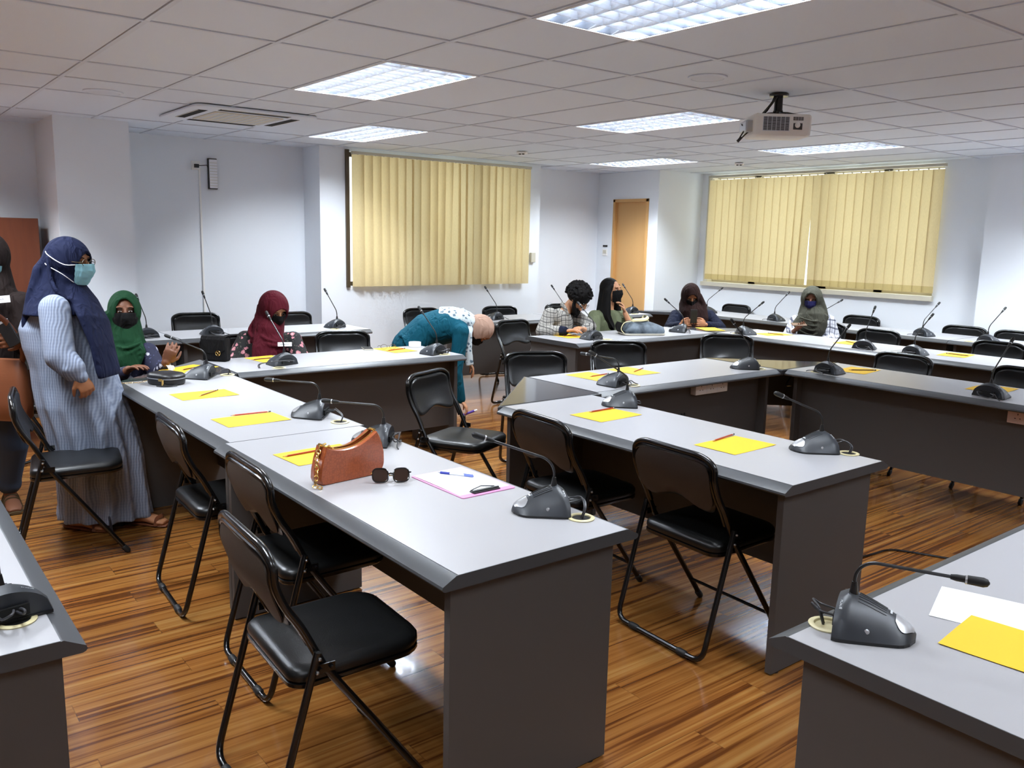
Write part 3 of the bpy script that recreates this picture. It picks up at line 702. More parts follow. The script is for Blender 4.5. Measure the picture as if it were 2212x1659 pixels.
corner('dark glossy triangular corner top reflecting the window, left of the middle desk', [(4.308, .972), (3.605, .972), (4.308, .235)], 0)
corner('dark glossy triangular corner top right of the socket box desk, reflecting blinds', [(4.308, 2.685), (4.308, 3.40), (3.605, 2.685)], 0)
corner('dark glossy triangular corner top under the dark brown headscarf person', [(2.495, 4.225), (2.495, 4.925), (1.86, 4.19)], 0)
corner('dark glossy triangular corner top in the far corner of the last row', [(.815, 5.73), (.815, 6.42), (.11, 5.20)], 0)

# ================================================================ FOLDING CHAIRS
def make_chair():
    t = thing('folding_chair', '', 'chair')
    W = .226
    side = [(-.210, .760), (-.206, .715), (-.182, .655), (-.142, .59), (-.112, .53), (-.082, .468), (.245, .012)]
    S = catmull([(0, y, z) for y, z in side[:6]], 4) + [V((0, .08, .240)), V((0, .238, .014))]
    path = [V((-W + .01, p.y, p.z)) for p in reversed(S)]
    top = []
    for i in range(9):                                       # rounded top of the back hoop
        a = PI - PI / 2 * i / 8; top.append(V((-W + .01 + .10 + .10 * math.cos(a), -.210 - .012 * i / 8, .760 + .05 * math.sin(a))))
    path = path[:-1] + top
    path = path + [V((-p.x, p.y, p.z)) for p in reversed(path)]
    b = MB(); b.tube(path, .0115, 10); fr = obj('front_frame', b, 'tube', t)
    # second inner tube of the backrest
    p2 = [V((p.x * .925, p.y - .004, p.z - .018 * max(0, min(1, (p.z - .760) / .05)))) for p in path if p.z > .52]
    b = MB(); b.tube(p2, .008, 8); obj('back_rim', b, 'tube', t)
    b = MB(); rl = fillet([(-W - .012, -.105, .520), (-W - .012, -.245, .016), (W + .012, -.245, .016), (W + .012, -.105, .520)], .055, 6); b.tube(rl, .011, 10); obj('rear_frame', b, 'tube', t)
    b = MB(); b.tube([(-W + .01, .175, .105), (W - .01, .175, .105)], .007, 8); obj('crossbar', b, 'tube', t)
    for s in (-1, 1):
        b = MB(); b.box((s * (W + .006) - .002, -.105, .455), (s * (W + .006) + .002, -.055, .480), 0)
        for y, z in ((-.102, .500), (-.098, .468), (-.066, .468)): b.lathe([(.006, -.004), (.006, .004)], (s * (W + .014), y, z), 8, 0, M.Rotation(PI / 2, 3, 'Y'))
        obj('hinge_bracket', b, 'bolt' if False else 'tube', t, smooth=False)
        b = MB(); b.ball((s * (W + .024), -.105, .505), .0055, n=8); b.ball((s * (W + .024), -.112, .468), .0055, n=8); obj('rivet', b, 'bolt', t)
        b = MB(); b.cap((s * (W - .01), .225, .03), .0145, (s * (W - .01), .24, .012), .014, 10); obj('foot_cap', b, 'rubber', t)
        b = MB(); b.cap((s * .12, -.245, .016), .0145, (s * .15, -.245, .016), .0145, 10); obj('foot_cap', b, 'rubber', t)
    # seat: padded, rounded trapezoid
    def ring(k, z):
        o = []; R = .085
        for cx_, cy_, a0, r in ((.203 - R, .245 - R, 0, R), (-.203 + R, .245 - R, 90, R), (-.203 + .05, -.165 + .05, 180, .05), (.203 - .05, -.165 + .05, 270, .05)):
            for i in range(6):
                a = math.radians(a0 + 18 * i); o.append(V(((cx_ + r * math.cos(a)) * k, .04 + (cy_ - .04 + r * math.sin(a)) * k, z + (cy_ + .165) * .03)))
        return o
    b = MB(); b.loft([ring(.93, .418), ring(.985, .421), ring(1.0, .432), ring(.995, .444), ring(.96, .454), ring(.86, .460), ring(.6, .463), ring(.2, .464)]); obj('seat', b, 'vinyl', t)
    b = MB(); b.loft([ring(.985, .402), ring(1.0, .406), ring(1.0, .416), ring(.96, .419)]); obj('seat_pan', b, 'tube', t)
    # backrest pad between the tubes
    def yz(z):
        for i in range(len(S) - 1):
            if S[i].z >= z >= S[i + 1].z: k = (S[i].z - z) / (S[i].z - S[i + 1].z + 1e-9); return S[i].y + (S[i + 1].y - S[i].y) * k
        return S[0].y
    def bk(hw, off, z1, z0):
        def f(u, v, _):
            x = (u * 2 - 1); z = z1 + (z0 - z1) * v
            e = 0
            if v < .35: e = .085 * (1 - math.sqrt(max(0, 1 - (1 - v / .35) ** 2)))
            if v > .8: e = .03 * ((v - .8) / .2) ** 2
            zb = z + (.028 * math.cos(x * PI) * v if v > .5 else 0) * (v - .5) * 2
            zb += .022 * v * (1 - x * x) * -1
            return (x * (hw - e), yz(min(z, .76)) + off + .012 * (1 - x * x) * -1, zb)
        return f
    b = MB(); b.sheet(bk(.203, .006, .797, .608), 14, 12, .024); obj('backrest', b, 'vinyl', t, bevel=0, sub=1)
    b = MB(); b.sheet(bk(.198, -.012, .791, .620), 14, 12, .004); obj('back_board', b, 'hardboard', t)
    return t
chair0 = make_chair(); used = [False]
G_CH = 'black folding chairs around the desks'
def chair(x, y, deg, label):
    if not used[0]: used[0] = True; place(chair0, (x, y, 0), math.radians(deg)); chair0['label'] = label; chair0['group'] = G_CH; return chair0
    return dup(chair0, (x, y, 0), math.radians(deg), label, G_CH)
chair(5.53, -1.33, -3, 'black folding chair nearest the camera, at the near end of the handbag desk')
chair(4.87, -1.07, -2, 'black folding chair pushed under the handbag desk, behind the nearest chair')
chair(4.04, -1.09, -3, 'black folding chair at the desk behind the handbag desk, partly under its edge')
chair(3.06, -1.53, -10, 'black folding chair standing free at the left, before the person in the pale blue dress')
chair(5.56, .37, -3, 'black folding chair at the right end of the middle desk, its back to the camera')
chair(4.84, .30, -4, 'black folding chair at the left end of the middle desk, hiding part of its edge')
chair(3.69, .42, -66, 'black folding chair turned sideways by the dark corner top, seat catching the light')
chair(3.32, 1.36, -118, 'black folding chair behind the left end of the socket box desk')
chair(3.12, 2.34, -126, 'black folding chair between the socket box desk and the tote bag desk')
chair(3.23, 3.49, -138, 'black folding chair behind the dark corner top, facing the camera')
chair(1.55, .80, -108, 'black folding chair beside the person in maroon, behind the tape roll desk')
chair(-.51, .30, -100, 'black folding chair by the far wall, below the cable conduit')
chair(-.24, 1.20, -90, 'black folding chair by the far wall, half hidden by the maroon headscarf')
chair(-.12, 2.66, -95, 'black folding chair below the far window, mostly behind the teal back')
chair(.0, 3.63, -102, 'black folding chair below the right end of the far window')
chair(-.02, 4.60, -100, 'black folding chair by the far wall, left of the plaid shirt shoulder')
chair(.80, 6.56, 180, 'black folding chair below the left end of the wide window')
chair(2.54, 6.56, 180, 'black folding chair below the right part of the wide window')
chair(3.74, 6.44, 180, 'black folding chair in front of the right pillar, second from the right edge')
chair(4.26, 6.42, 180, 'black folding chair of the last row cut by the right edge')
chair(3.49, 5.20, 178, 'black folding chair right of the olive-grey headscarf person')
chair(4.58, 5.22, 180, 'black folding chair of the second row from the window, cut by the right edge')
chair(4.56, 3.62, 179, 'black folding chair at the left end of the right-hand desk, behind a yellow sheet')
chair(5.40, 3.66, 180, 'black folding chair at the right picture edge, behind a microphone')
chair(1.40, -1.28, -45, 'black folding chair under the person in the green headscarf')
chair(1.42, .10, -90, 'black folding chair under the person in the maroon headscarf')
chair(1.42, 2.78, -84, 'black folding chair under the person in the grey plaid shirt')
chair(1.30, 3.52, -90, 'black folding chair under the long-haired person in olive green')
chair(1.60, 4.98, -130, 'black folding chair under the person in the dark brown headscarf')
chair(2.85, 5.38, 190, 'black folding chair under the person in the olive-grey headscarf')

# ================================================================ CONFERENCE MICROPHONES
# local: nose (button) towards -y, cable side +y, origin on the table
def mic_pt(t_, u, k=1.0):
    w = .100 * (1 - .50 * t_ ** 1.15) * (math.sqrt(max(0, 1 - ((t_ - .80) / .2) ** 2)) if t_ > .80 else 1)
    if t_ < .08: w *= .93 + .07 * t_ / .08
    h = (.064 * (1 - t_ ** 1.7) + .015) * (1 if t_ > .12 else .80 + .2 * t_ / .12)
    if t_ > .9: h *= 1 - .5 * ((t_ - .9) / .1) ** 2
    x = w * u; q = min(1, t_ * 1.8); z = h * ((1 - q) * math.sqrt(max(0, 1 - u * u)) + q * (1 - abs(u) ** 1.75))
    return V((x * k, .075 - .165 * t_, z + .001))
def make_mic(curve, label=''):
    t = thing('conference_microphone', label, 'microphone')
    b = MB(); rings = []
    for i in range(17):
        t_ = i / 16; t_ = min(t_, .995); rings.append([mic_pt(t_, j / 9 - 1) + V((0, 0, .006)) for j in range(19)] )
    rings = [[V((p.x * .9, .072, p.z * .92)) for p in rings[0]]] + rings
    b.loft(rings, 0, closed=True, caps=True)
    base = obj('base', b, 'mic', t)
    b = MB(); out = []
    for i in range(17): p = mic_pt(min(i / 16, .995), 1); out.append((p.x + .001, p.y))
    for i in range(16, -1, -1): p = mic_pt(min(i / 16, .995), -1); out.append((p.x - .001, p.y))
    b.prism(out, 0, .007); obj('base_rim', b, 'micblk', base, smooth=False)
    b = MB(); b.sheet(lambda u, v, _: mic_pt(.73 + .235 * u, (v * 2 - 1) * (.62 * math.sin(PI * (.18 + .64 * u)))) + V((0, -.0005, .0075)), 8, 8, .002); obj('talk_button', b, 'silver', base)
    b = MB(); b.sheet(lambda u, v, _: mic_pt(.66 + .025 * u, (v * 2 - 1) * .13) + V((0, 0, .0075)), 2, 3, .0015); obj('indicator', b, 'lamp_ring', base)
    for k in range(7):
        q = -.30 + k * .1; b = MB(); b.tube([mic_pt(.26 + .36 * i / 8, q) + V((0, 0, .0068)) for i in range(9)], .0007, 5); obj('speaker_slot', b, 'micblk', base)
    b = MB(); b.box((-.045, .062, .014), (.045, .080, .038)); obj('connector_recess', b, 'hole', base, smooth=False)
    for s in (-1, 1):                                         # side jack and the small maker's name on the flank
        b = MB(); b.lathe([(.0055, 0), (.0055, .0015), (.0035, .002)], mic_pt(.42, s * .86) + V((0, 0, .006)), 12, 0, (M.Rotation(s * 1.25, 4, 'Y')).to_3x3()); obj('jack', b, 'silver', base)
        cu = bpy.data.curves.new('logo', 'FONT'); cu.body = 'BOSCH'; cu.size = .0085; cu.align_x = 'CENTER'
        lt = bpy.data.objects.new('logo', cu); COL.objects.link(lt); bpy.context.view_layer.update()
        lm = bpy.data.meshes.new_from_object(lt.evaluated_get(bpy.context.evaluated_depsgraph_get())); bpy.data.objects.remove(lt)
        lm.materials.clear(); lm.materials.append(MT['lamp_ring']); lo = bpy.data.objects.new('logo', lm); COL.objects.link(lo); lo.parent = base
        p = mic_pt(.06, s * .5); n = (mic_pt(.06, s * .5 + .01) - mic_pt(.06, s * .5 - .01)).normalized()
        ex = n * -1 if s < 0 else n; ex = n; ez = V((0, 1, 0)).cross(ex) * -1; ez = ex.cross(V((0, 1, 0)))
        lo.matrix_local = M(((ex.x, 0, ez.x, p.x), (ex.y, 1, ez.y, p.y - .004), (ex.z, 0, ez.z, p.z + .0068), (0, 0, 0, 1)))
    # neck in the local y-z plane: curve = (end elevation degrees, length)
    el, ln = curve
    b = MB(); b.lathe([(.012, .058), (.0115, .072), (.0075, .098), (.006, .108)], (0, .045, 0), 14); obj('neck_boot', b, 'micblk', t)
    P = [V((0, .045, .10)), V((0, .045, .118))]; a = 90; n = 10; seg = ln * .30 / n
    for i in range(n): a -= (90 - el) / n; P.append(P[-1] + V((0, -math.cos(math.radians(a)), math.sin(math.radians(a)))) * seg)
    d = V((0, -math.cos(math.radians(el)), math.sin(math.radians(el)))); E = P[-1] + d * ln * .64; P.append(E)
    b = MB(); b.tube(P, .0040, 8); nk = obj('gooseneck', b, 'micblk', t)
    b = MB(); b.tube([E - d * .012, E, E + d * .014, E + d * .018, E + d * .05, E + d * .058, E + d * .062], [.0055, .0075, .0075, .0095, .0105, .008, .002], 12); obj('microphone_head', b, 'rubber', t)
    b = MB(); b.lathe([(.0098, 0), (.0098, .004)], E + d * .016, 12, 0, d.to_track_quat('Z', 'Y').to_matrix()); obj('light_ring', b, 'silver', t)
    return t
def cable(mc, pts, r=.0028):
    b = MB(); b.tube(catmull(pts, 6), r, 7); o = obj('cable', b, 'cable', mc); return o
VAR = {}
G_M = 'gooseneck conference microphones on the desks'
def mic(x, y, nose, el, label, cab=None, ln=.235):
    """nose: world heading (degrees) of the button side"""
    k = (el, ln); rz = math.radians(nose + 90)
    if k not in VAR: VAR[k] = t = make_mic(k, label); place(t, (x, y, .7503), rz); t['group'] = G_M
    else: t = dup(VAR[k], (x, y, .7503), rz, label, G_M)
    for ch in [c for c in t.children if c.name.startswith('cable')]: bpy.data.objects.remove(ch)
    if cab:
        gx, gy = cab; R = M.Rotation(-rz, 4, 'Z'); g = R @ V((gx - x, gy - y, 0))
        for s in (-1, 1):
            cable(t, [(s * .018, .075, .026), (s * .02, .115, .032), (s * .012 + g.x * .4, max(.13, g.y * .7), .045), (g.x + s * .006, g.y + .012, .03), (g.x + s * .004, g.y, -.004)])
    else:
        s = rnd.choice((-1, 1))
        cable(t, [(.03, .078, .026), (.045, .10, .030), (.02, .115, .012), (-.03, .112, .006), (-.055 * s, .10, .02), (-.02, .078, .027)])
        cable(t, [(-.03, .078, .024), (-.06, .10, .028), (-.085 * s, .115, .012), (-.11 * s, .125, .003)])
    return t
mic(5.722, -.665, 246, 20, 'microphone at the near end of the handbag desk, right of the pink clipboard', (5.85, -.605), .27)
mic(4.64, -.665, 230, 3, 'microphone half hidden behind the brown handbag')
mic(4.015, -.655, 232, 3, 'microphone beside the seam behind the handbag desk, its neck bent level', (4.212, -.60))
mic(2.67, -.735, 235, 22, 'microphone at the far end of the left desk by the black shoulder bag', (2.662, -.565))
mic(2.41, -.13, 200, 50, 'microphone in front of the maroon headscarf person', (2.50, -.30))
mic(2.46, 1.02, 205, 50, 'microphone at the right end of the maroon person\'s desk, next to the tape roll', (2.52, 1.12))
mic(4.61, .80, 242, 32, 'microphone at the left end of the middle desk, nearest the dark corner top')
mic(5.745, .80, 246, 22, 'microphone at the near right end of the middle desk beside the grommet', (5.87, .88))
mic(4.13, 1.22, 200, 3, 'microphone on the socket box desk behind the left yellow sheet')
mic(4.12, 2.50, 245, 50, 'microphone at the right end of the socket box desk by the window reflection')
mic(4.57, 2.87, 78, 45, 'microphone at the left end of the right-hand desk above its front edge')
mic(5.60, 2.90, 80, 50, 'microphone at the right picture edge on the right-hand desk')
mic(6.80, -.595, 24, 0, 'large near microphone on the lower right desk, beside the white paper', (6.715, -.65))
mic(5.60, -2.14, 190, 50, 'microphone at the left picture edge on the lower left desk', (5.663, -2.11))
mic(2.32, 2.74, 190, 40, 'microphone in front of the person in the grey plaid shirt')
mic(2.29, 3.93, 215, 40, 'microphone right of the dark tote bag')
mic(2.76, 4.37, 60, 40, 'microphone at the left end of the desk before the olive-grey headscarf')
mic(3.95, 4.40, 95, 55, 'microphone just left of the second row seam')
mic(4.38, 4.41, 75, 45, 'microphone just right of the seam in the second row from the window')
mic(.55, 5.05, 190, 50, 'microphone on the far desk in front of the tan door')
mic(.50, 1.20, 205, 55, 'microphone at the right end of the far wall desk, left of the far window')
mic(.53, .05, 190, 55, 'microphone on the far wall desk before a chair back, behind the black box bag')
mic(.52, -.47, 190, 50, 'microphone on the far left desk behind the green headscarf')
mic(2.03, 5.90, 70, 45, 'microphone in the last row, left of the olive-grey headscarf')
mic(3.70, 5.92, 70, 45, 'microphone in the last row left of its seam, below the right pillar')
mic(4.32, 5.88, 70, 45, 'microphone in the last row right of its seam, near the right picture edge')
mic(.98, 6.02, 60, 40, 'microphone in the last row behind the dark brown headscarf')
mic(2.60, 5.95, 60, 30, 'microphone in the last row right of the olive-grey headscarf')
mic(.50, 3.05, 200, 50, 'microphone on the far desk above the back of the bending person')
mic(.50, 3.98, 200, 50, 'microphone on the far desk left of the grey plaid shoulder')

# ================================================================ PAPERS AND PENCILS
def sheet_paper(x, y, rz, label, m='yellow', g='yellow sheets on the desks', w=.21, h=.297, z=.7508, name='paper_sheet', th=.0006):
    b = MB(); b.sheet(lambda u, v, _: ((u - .5) * w, (v - .5) * h, .0008 * math.sin(u * 3 + v * 5) + th), 4, 5, .0004)
    o = obj(name, b, m, None); place(o, (x, y, z), math.radians(rz)); tag(o, label, 'paper', g); return o
def make_pencil():
    t = thing('pencil', '', 'pencil'); b = MB()
    b.tube([(0, -.085, .0036), (0, .078, .0036)], .0036, 6); obj('barrel', b, 'red', t, smooth=False)
    b = MB(); b.tube([(0, -.085, .0036), (0, -.100, .0036)], [.0036, .0012], 8); obj('wood_tip', b, 'woodtip', t)
    b = MB(); b.tube([(0, -.099, .0036), (0, -.105, .0036)], [.0013, .0004], 6); obj('lead', b, 'graphite', t)
    b = MB(); b.tube([(0, .078, .0036), (0, .0905, .0036)], .0038, 6); obj('dipped_end', b, 'graphite', t, smooth=False)
    b = MB(); b.tube([(0, .074, .0036), (0, .0785, .0036)], .00375, 6); obj('end_band', b, 'lamp_ring', t, smooth=False)
    return t
pen0 = [None]
def pencil(x, y, rz, label, dark=False):
    if pen0[0] is None: pen0[0] = t = make_pencil(); place(t, (x, y, .7524), math.radians(rz)); t['label'] = label; t['group'] = 'pencils on the paper'
    else: t = dup(pen0[0], (x, y, .7524), math.radians(rz), label, 'pencils on the paper')
    if dark:
        for c in t.children:
            if c.name.startswith('barrel'):
                c.data = c.data.copy(); c.data.materials[0] = MT['pencil_dark']
    return t
P_ = [(4.70, -.93, 4, 'under the handbag chain on the near left desk'), (3.225, -.89, 2, 'nearest the black shoulder bag'), (3.945, -.915, 2, 'just before the desk seam, left of a microphone'),
      (2.31, -.68, 30, 'on the dark corner top beside the green headscarf person'), (2.15, -.10, 96, 'behind the microphone of the maroon person'), (2.14, .90, 95, 'by the tape roll and the phone'),
      (4.755, .57, 3, 'on the left half of the middle desk'), (5.51, .60, 2, 'on the right half of the middle desk'), (3.85, 1.34, 92, 'left one of two on the socket box desk'), (3.82, 1.73, 91, 'right one of two on the socket box desk'),
      (4.60, 3.14, 8, 'at the left end of the right-hand desk'), (5.47, 3.17, 4, 'behind the microphone at the right picture edge'), (2.06, 2.72, 84, 'in front of the plaid shirt person'),
      (2.88, 4.62, -18, 'before the olive-grey headscarf person'), (3.66, 4.66, 5, 'left of the seam in the second row from the window'), (4.56, 4.68, 8, 'right of the seam in the second row from the window')]
for x, y, r, lb in P_: sheet_paper(x, y, r, 'yellow sheet of paper ' + lb)
sheet_paper(2.28, 4.42, 60, 'yellow sheet under the hands of the dark brown headscarf person', z=.7525)
sheet_paper(7.055, -.415, -84, 'large yellow sheet at the lower right, beside the near microphone', z=.7522)
sheet_paper(6.945, -.262, -72, 'white sheet under the yellow one at the lower right', 'paper', None)
for x, y, r, dk, lb in ((4.66, -.97, 7, 0, 'red pencil on the yellow sheet left of the handbag chain'), (3.21, -.86, 42, 1, 'dark pencil on the yellow sheet near the black shoulder bag'), (3.838, -.868, 0, 0, 'red pencil on the yellow sheet just before the desk seam'),
    (2.32, -.66, 30, 1, 'pencil on the corner sheet beside the green headscarf person'), (2.14, -.12, 10, 1, 'pencil on the sheet of the maroon headscarf person'), (2.16, .90, 15, 0, 'orange-red pencil on the sheet by the tape roll'),
    (4.670, .632, 3, 0, 'red pencil on the left yellow sheet of the middle desk'), (5.405, .66, 10, 0, 'red pencil on the right yellow sheet of the middle desk'), (3.845, 1.40, 8, 0, 'red pencil on the left sheet of the socket box desk'),
    (3.82, 1.78, 25, 0, 'red pencil on the right sheet of the socket box desk'), (4.63, 3.16, -35, 1, 'dark pencil on the sheet of the right-hand desk'), (2.06, 2.74, 10, 1, 'dark pencil on the plaid shirt person\'s sheet'),
    (2.90, 4.62, 85, 1, 'dark pencil on the sheet before the olive-grey headscarf'), (3.66, 4.66, 60, 1, 'dark pencil on the sheet left of the second row seam'), (4.57, 4.68, 88, 1, 'dark pencil on the sheet right of the second row seam')):
    pencil(x, y, r, lb, dk)
# ================================================================ THINGS ON THE DESKS
# brown handbag: local x = length, -y = front; stands on the desk
hb = thing('handbag', 'brown crocodile-pattern leather handbag with a gold chain, standing on the near left desk', 'handbag', (5.05, -.99, .7505), math.radians(97))
def hb_out(k=1.0):
    o = [(-.118, .0), (.095, .0)]
    for i in range(1, 9): a = -PI / 2 + PI / 2 * i / 8; o.append((.092 + .043 * math.cos(a), .045 + .045 * math.sin(a)))
    o += [(.134, .075), (.126, .11), (.112, .145), (.104, .158)]
    top = catmull([(.104, .158, 0), (.07, .138, 0), (.02, .117, 0), (-.04, .113, 0), (-.09, .122, 0), (-.108, .132, 0)], 5)
    o += [(p.x, p.y) for p in top[1:]] + [(-.122, .09), (-.132, .045), (-.134, .02), (-.128, .006)]
    return o
def hb_layer(k, y): c = (0, .07); return [V((c[0] + (x - c[0]) * k, y, c[1] + (z - c[1]) * k + (.0 if k == 1 else 0))) for x, z in hb_out()]
b = MB(); b.loft([hb_layer(.97, -.033), hb_layer(1, -.029), hb_layer(1, -.012)], caps=True); obj('front_face', b, 'croc', hb)
b = MB(); b.loft([hb_layer(1, .012), hb_layer(1, .029), hb_layer(.97, .033)], caps=True); obj('back_face', b, 'croc', hb)
o_ = hb_out(); n_ = len(o_); bot = [p for i, p in enumerate(o_) if not (i >= 14 and i < n_ - 4)]
g = MB(); gus = o_[n_ - 4:] + o_[:13]
g.loft([[V((x * .985, -.028, max(.001, z))) for x, z in gus], [V((x, 0, z)) for x, z in gus], [V((x * .985, .028, max(.001, z))) for x, z in gus]], closed=False, caps=False)
gu = obj('gusset', g, 'croc', hb); q = gu.modifiers.new('s', 'SOLIDIFY'); q.thickness = .003
b = MB(); b.sheet(lambda u, v, _: (-.10 + .2 * u, (v - .5) * .024, .105 + .035 * (u > .8) * (u - .8) * 5), 10, 3, .002); obj('lining', b, 'hole', hb)
tp = catmull([(.104, 0, .158), (.07, 0, .138), (.02, 0, .117), (-.04, 0, .113), (-.09, 0, .122), (-.108, 0, .132)], 5)
for s in (-1, 1):
    b = MB(); b.tube([p + V((0, s * .013, .001)) for p in tp], .0022, 6); obj('zip_edge', b, 'gold', hb)
for x, z, s in ((-.108, .134, 1), (.104, .160, -1)):
    b = MB(); b.tube([(x, -.014, z), (x, .014, z)], .006, 8); b.tube([(x, 0, z), (x + s * .018, 0, z + .003)], .004, 8); rg = obj('end_fitting', b, 'gold', hb)
b = MB(); b.box((-.078, -.020, .098), (-.070, -.014, .126)); b.ball((-.085, -.012, .129), .006, n=8); obj('zip_pull', b, 'gold', hb, smooth=False, bevel=.001)
cp = catmull([(-.118, -.004, .128), (-.136, -.02, .108), (-.145, -.028, .085), (-.150, -.035, .055), (-.156, -.04, .03), (-.162, -.045, .008), (-.150, -.06, .006), (-.13, -.05, .005)], 5)
acc = 0; pts = [cp[0]]
for i in range(1, len(cp)):
    acc += (cp[i] - cp[i - 1]).length
    if acc > .0125: pts.append(cp[i]); acc = 0
for i, p in enumerate(pts[:-1]):
    d = (pts[i + 1] - p).normalized(); u = d.cross(V((1, 0, .3))).normalized(); w_ = d.cross(u)
    if i % 2: u, w_ = w_, u
    b = MB(); b.tube([p + d * (.0095 * math.cos(a)) + u * (.007 * math.sin(a)) for a in [2 * PI * j / 10 for j in range(10)]], .0021, 6, closed=True); obj('chain_link', b, 'gold', hb)
# sunglasses, folded, lenses up-front
sg = thing('sunglasses', 'dark sunglasses lying folded on the desk beside the brown handbag', 'sunglasses', (5.185, -.895, .7505), math.radians(62))
for s in (-1, 1):
    def lf(u, v, _, s=s):
        a = 2 * PI * v; r = u; x = .027 * abs(math.cos(a)) ** .62 * (1 if math.cos(a) > 0 else -1); z = .021 * abs(math.sin(a)) ** .68 * (1 if math.sin(a) > 0 else -1)
        return (s * .036 + x * r, -.006 + abs(x * r + s * .036) * .12 + .012 * (z * r) / .02, .026 + z * r)
    b = MB(); b.sheet(lf, 5, 24, .0015); obj('lens', b, 'sheetglass', sg)
    b = MB(); b.tube([lf(1, i / 24, 0) for i in range(24)], .0028, 7, closed=True); rm = obj('rim', b, 'tube', sg)
    b = MB(); b.tube(catmull([(s * .066, 0, .034), (s * .069, .008, .033), (s * .05, .026, .026), (-s * .02, .034, .012), (-s * .05, .036, .006)], 6), .0025, 7); obj('temple', b, 'gold' if s < 0 else 'tube', sg)
b = MB(); b.tube([(-.011, -.004, .031), (0, -.006, .034), (.011, -.004, .031)], .0025, 7); obj('bridge', b, 'tube', sg)
# pink clipboard ------------------------------------------------------
cbd = thing('clipboard', 'pink clipboard with white paper under a black clip on the near left desk', 'clipboard', (5.325, -.688, .7503), math.radians(1))
b = MB(); b.prism(rrect(.160, .112, .008), 0, .003); obj('board', b, mat('pink_board', srgb(228, 150, 200), .4), cbd, bevel=.0006)
b = MB(); b.sheet(lambda u, v, _: (-.153 + .285 * u, (v - .5) * .209, .004 + .0012 * math.sin(u * 4)), 5, 4, .0008); o = obj('paper_stack', b, 'paper', cbd)
b = MB(); b.box((.118, -.055, .003), (.146, .055, .0075)); b.tube([(.118, -.05, .008), (.112, -.03, .010), (.108, 0, .014), (.112, .03, .010), (.118, .05, .008)], .0022, 6); b.tube([(.135, -.055, .008), (.135, .055, .008)], .005, 8); obj('clip', b, 'micblk', cbd)
pn = thing('ballpoint_pen', 'clear ballpoint pen with blue grip lying on the clipboard paper', 'pen', (5.252, -.668, .7558), math.radians(-57))
b = MB(); b.tube([(0, -.072, .004), (0, -.062, .004), (0, -.058, .004)], [.0008, .0028, .0038], 10); obj('tip', b, 'silver', pn)
b = MB(); b.tube([(0, -.058, .004), (0, -.022, .004)], .0048, 10); obj('grip', b, mat('blue_rubber', srgb(38, 52, 160), .4), pn)
b = MB(); b.tube([(0, -.022, .004), (0, .035, .004)], .0036, 10); obj('barrel', b, mat('clear_plastic', srgb(222, 226, 240), .15), pn)
b = MB(); b.tube([(0, .035, .004), (0, .066, .004), (0, .070, .004)], [.0042, .0042, .003], 10); b.box((-.0015, .032, .0075), (.0015, .068, .010)); obj('cap_end', b, mat('blue_clear_plastic', srgb(120, 140, 214), .2), pn)
# black shoulder bag with chain ---------------------------------------
bb = thing('shoulder_bag', 'small black leather shoulder bag lying flat with a chain strap over the desk edge', 'bag', (2.785, -.955, .7505), math.radians(28))
b = MB()
def lay(k, z, dy=0): return [V((x, y + dy, z)) for x, y in [(px * k, py * k) for px, py in rrect(.105, .078, .07, 6)]]
b.loft([lay(.86, .0), lay(.98, .006), lay(1, .022), lay(.97, .034)]); obj('lower_body', b, 'blackleather', bb)
b = MB(); b.loft([lay(.96, .034), lay(1.01, .040), lay(1.0, .052), lay(.9, .062), lay(.6, .068), lay(.2, .070)]); obj('upper_body', b, 'blackleather', bb)
b = MB(); b.tube([p for p in lay(.985, .037)], .003, 6, closed=True); zp = obj('zip', b, 'silver', bb)
b = MB(); b.box((.03, -.088, .028), (.052, -.082, .042)); b.box((.058, -.092, .004), (.066, -.084, .038)); obj('buckle', b, 'gold', zp, smooth=False, bevel=.001)
b = MB(); b.tube(catmull([(.06, -.086, .01), (.10, -.075, .006), (.118, -.04, .005), (.08, -.09, .004), (.03, -.10, .004)], 6), .0035, 6); obj('leather_cord', b, 'blackleather', bb)
cp = catmull([(-.09, -.03, .02), (-.13, -.06, .006), (-.17, -.10, .004), (-.19, -.155, .003), (-.205, -.175, -.02), (-.195, -.172, -.06), (-.185, -.172, -.09)], 8)
acc = 0; pts = [cp[0]]
for i in range(1, len(cp)):
    acc += (cp[i] - cp[i - 1]).length
    if acc > .009: pts.append(cp[i]); acc = 0
for i, p in enumerate(pts[:-1]):
    d = (pts[i + 1] - p).normalized(); u = d.cross(V((.2, .1, 1))).normalized(); w_ = d.cross(u)
    if i % 2: u, w_ = w_, u
    b = MB(); b.tube([p + d * (.007 * math.cos(a)) + u * (.0042 * math.sin(a)) for a in [2 * PI * j / 8 for j in range(8)]], .0013, 5, closed=True); obj('chain_link', b, 'gold', bb)
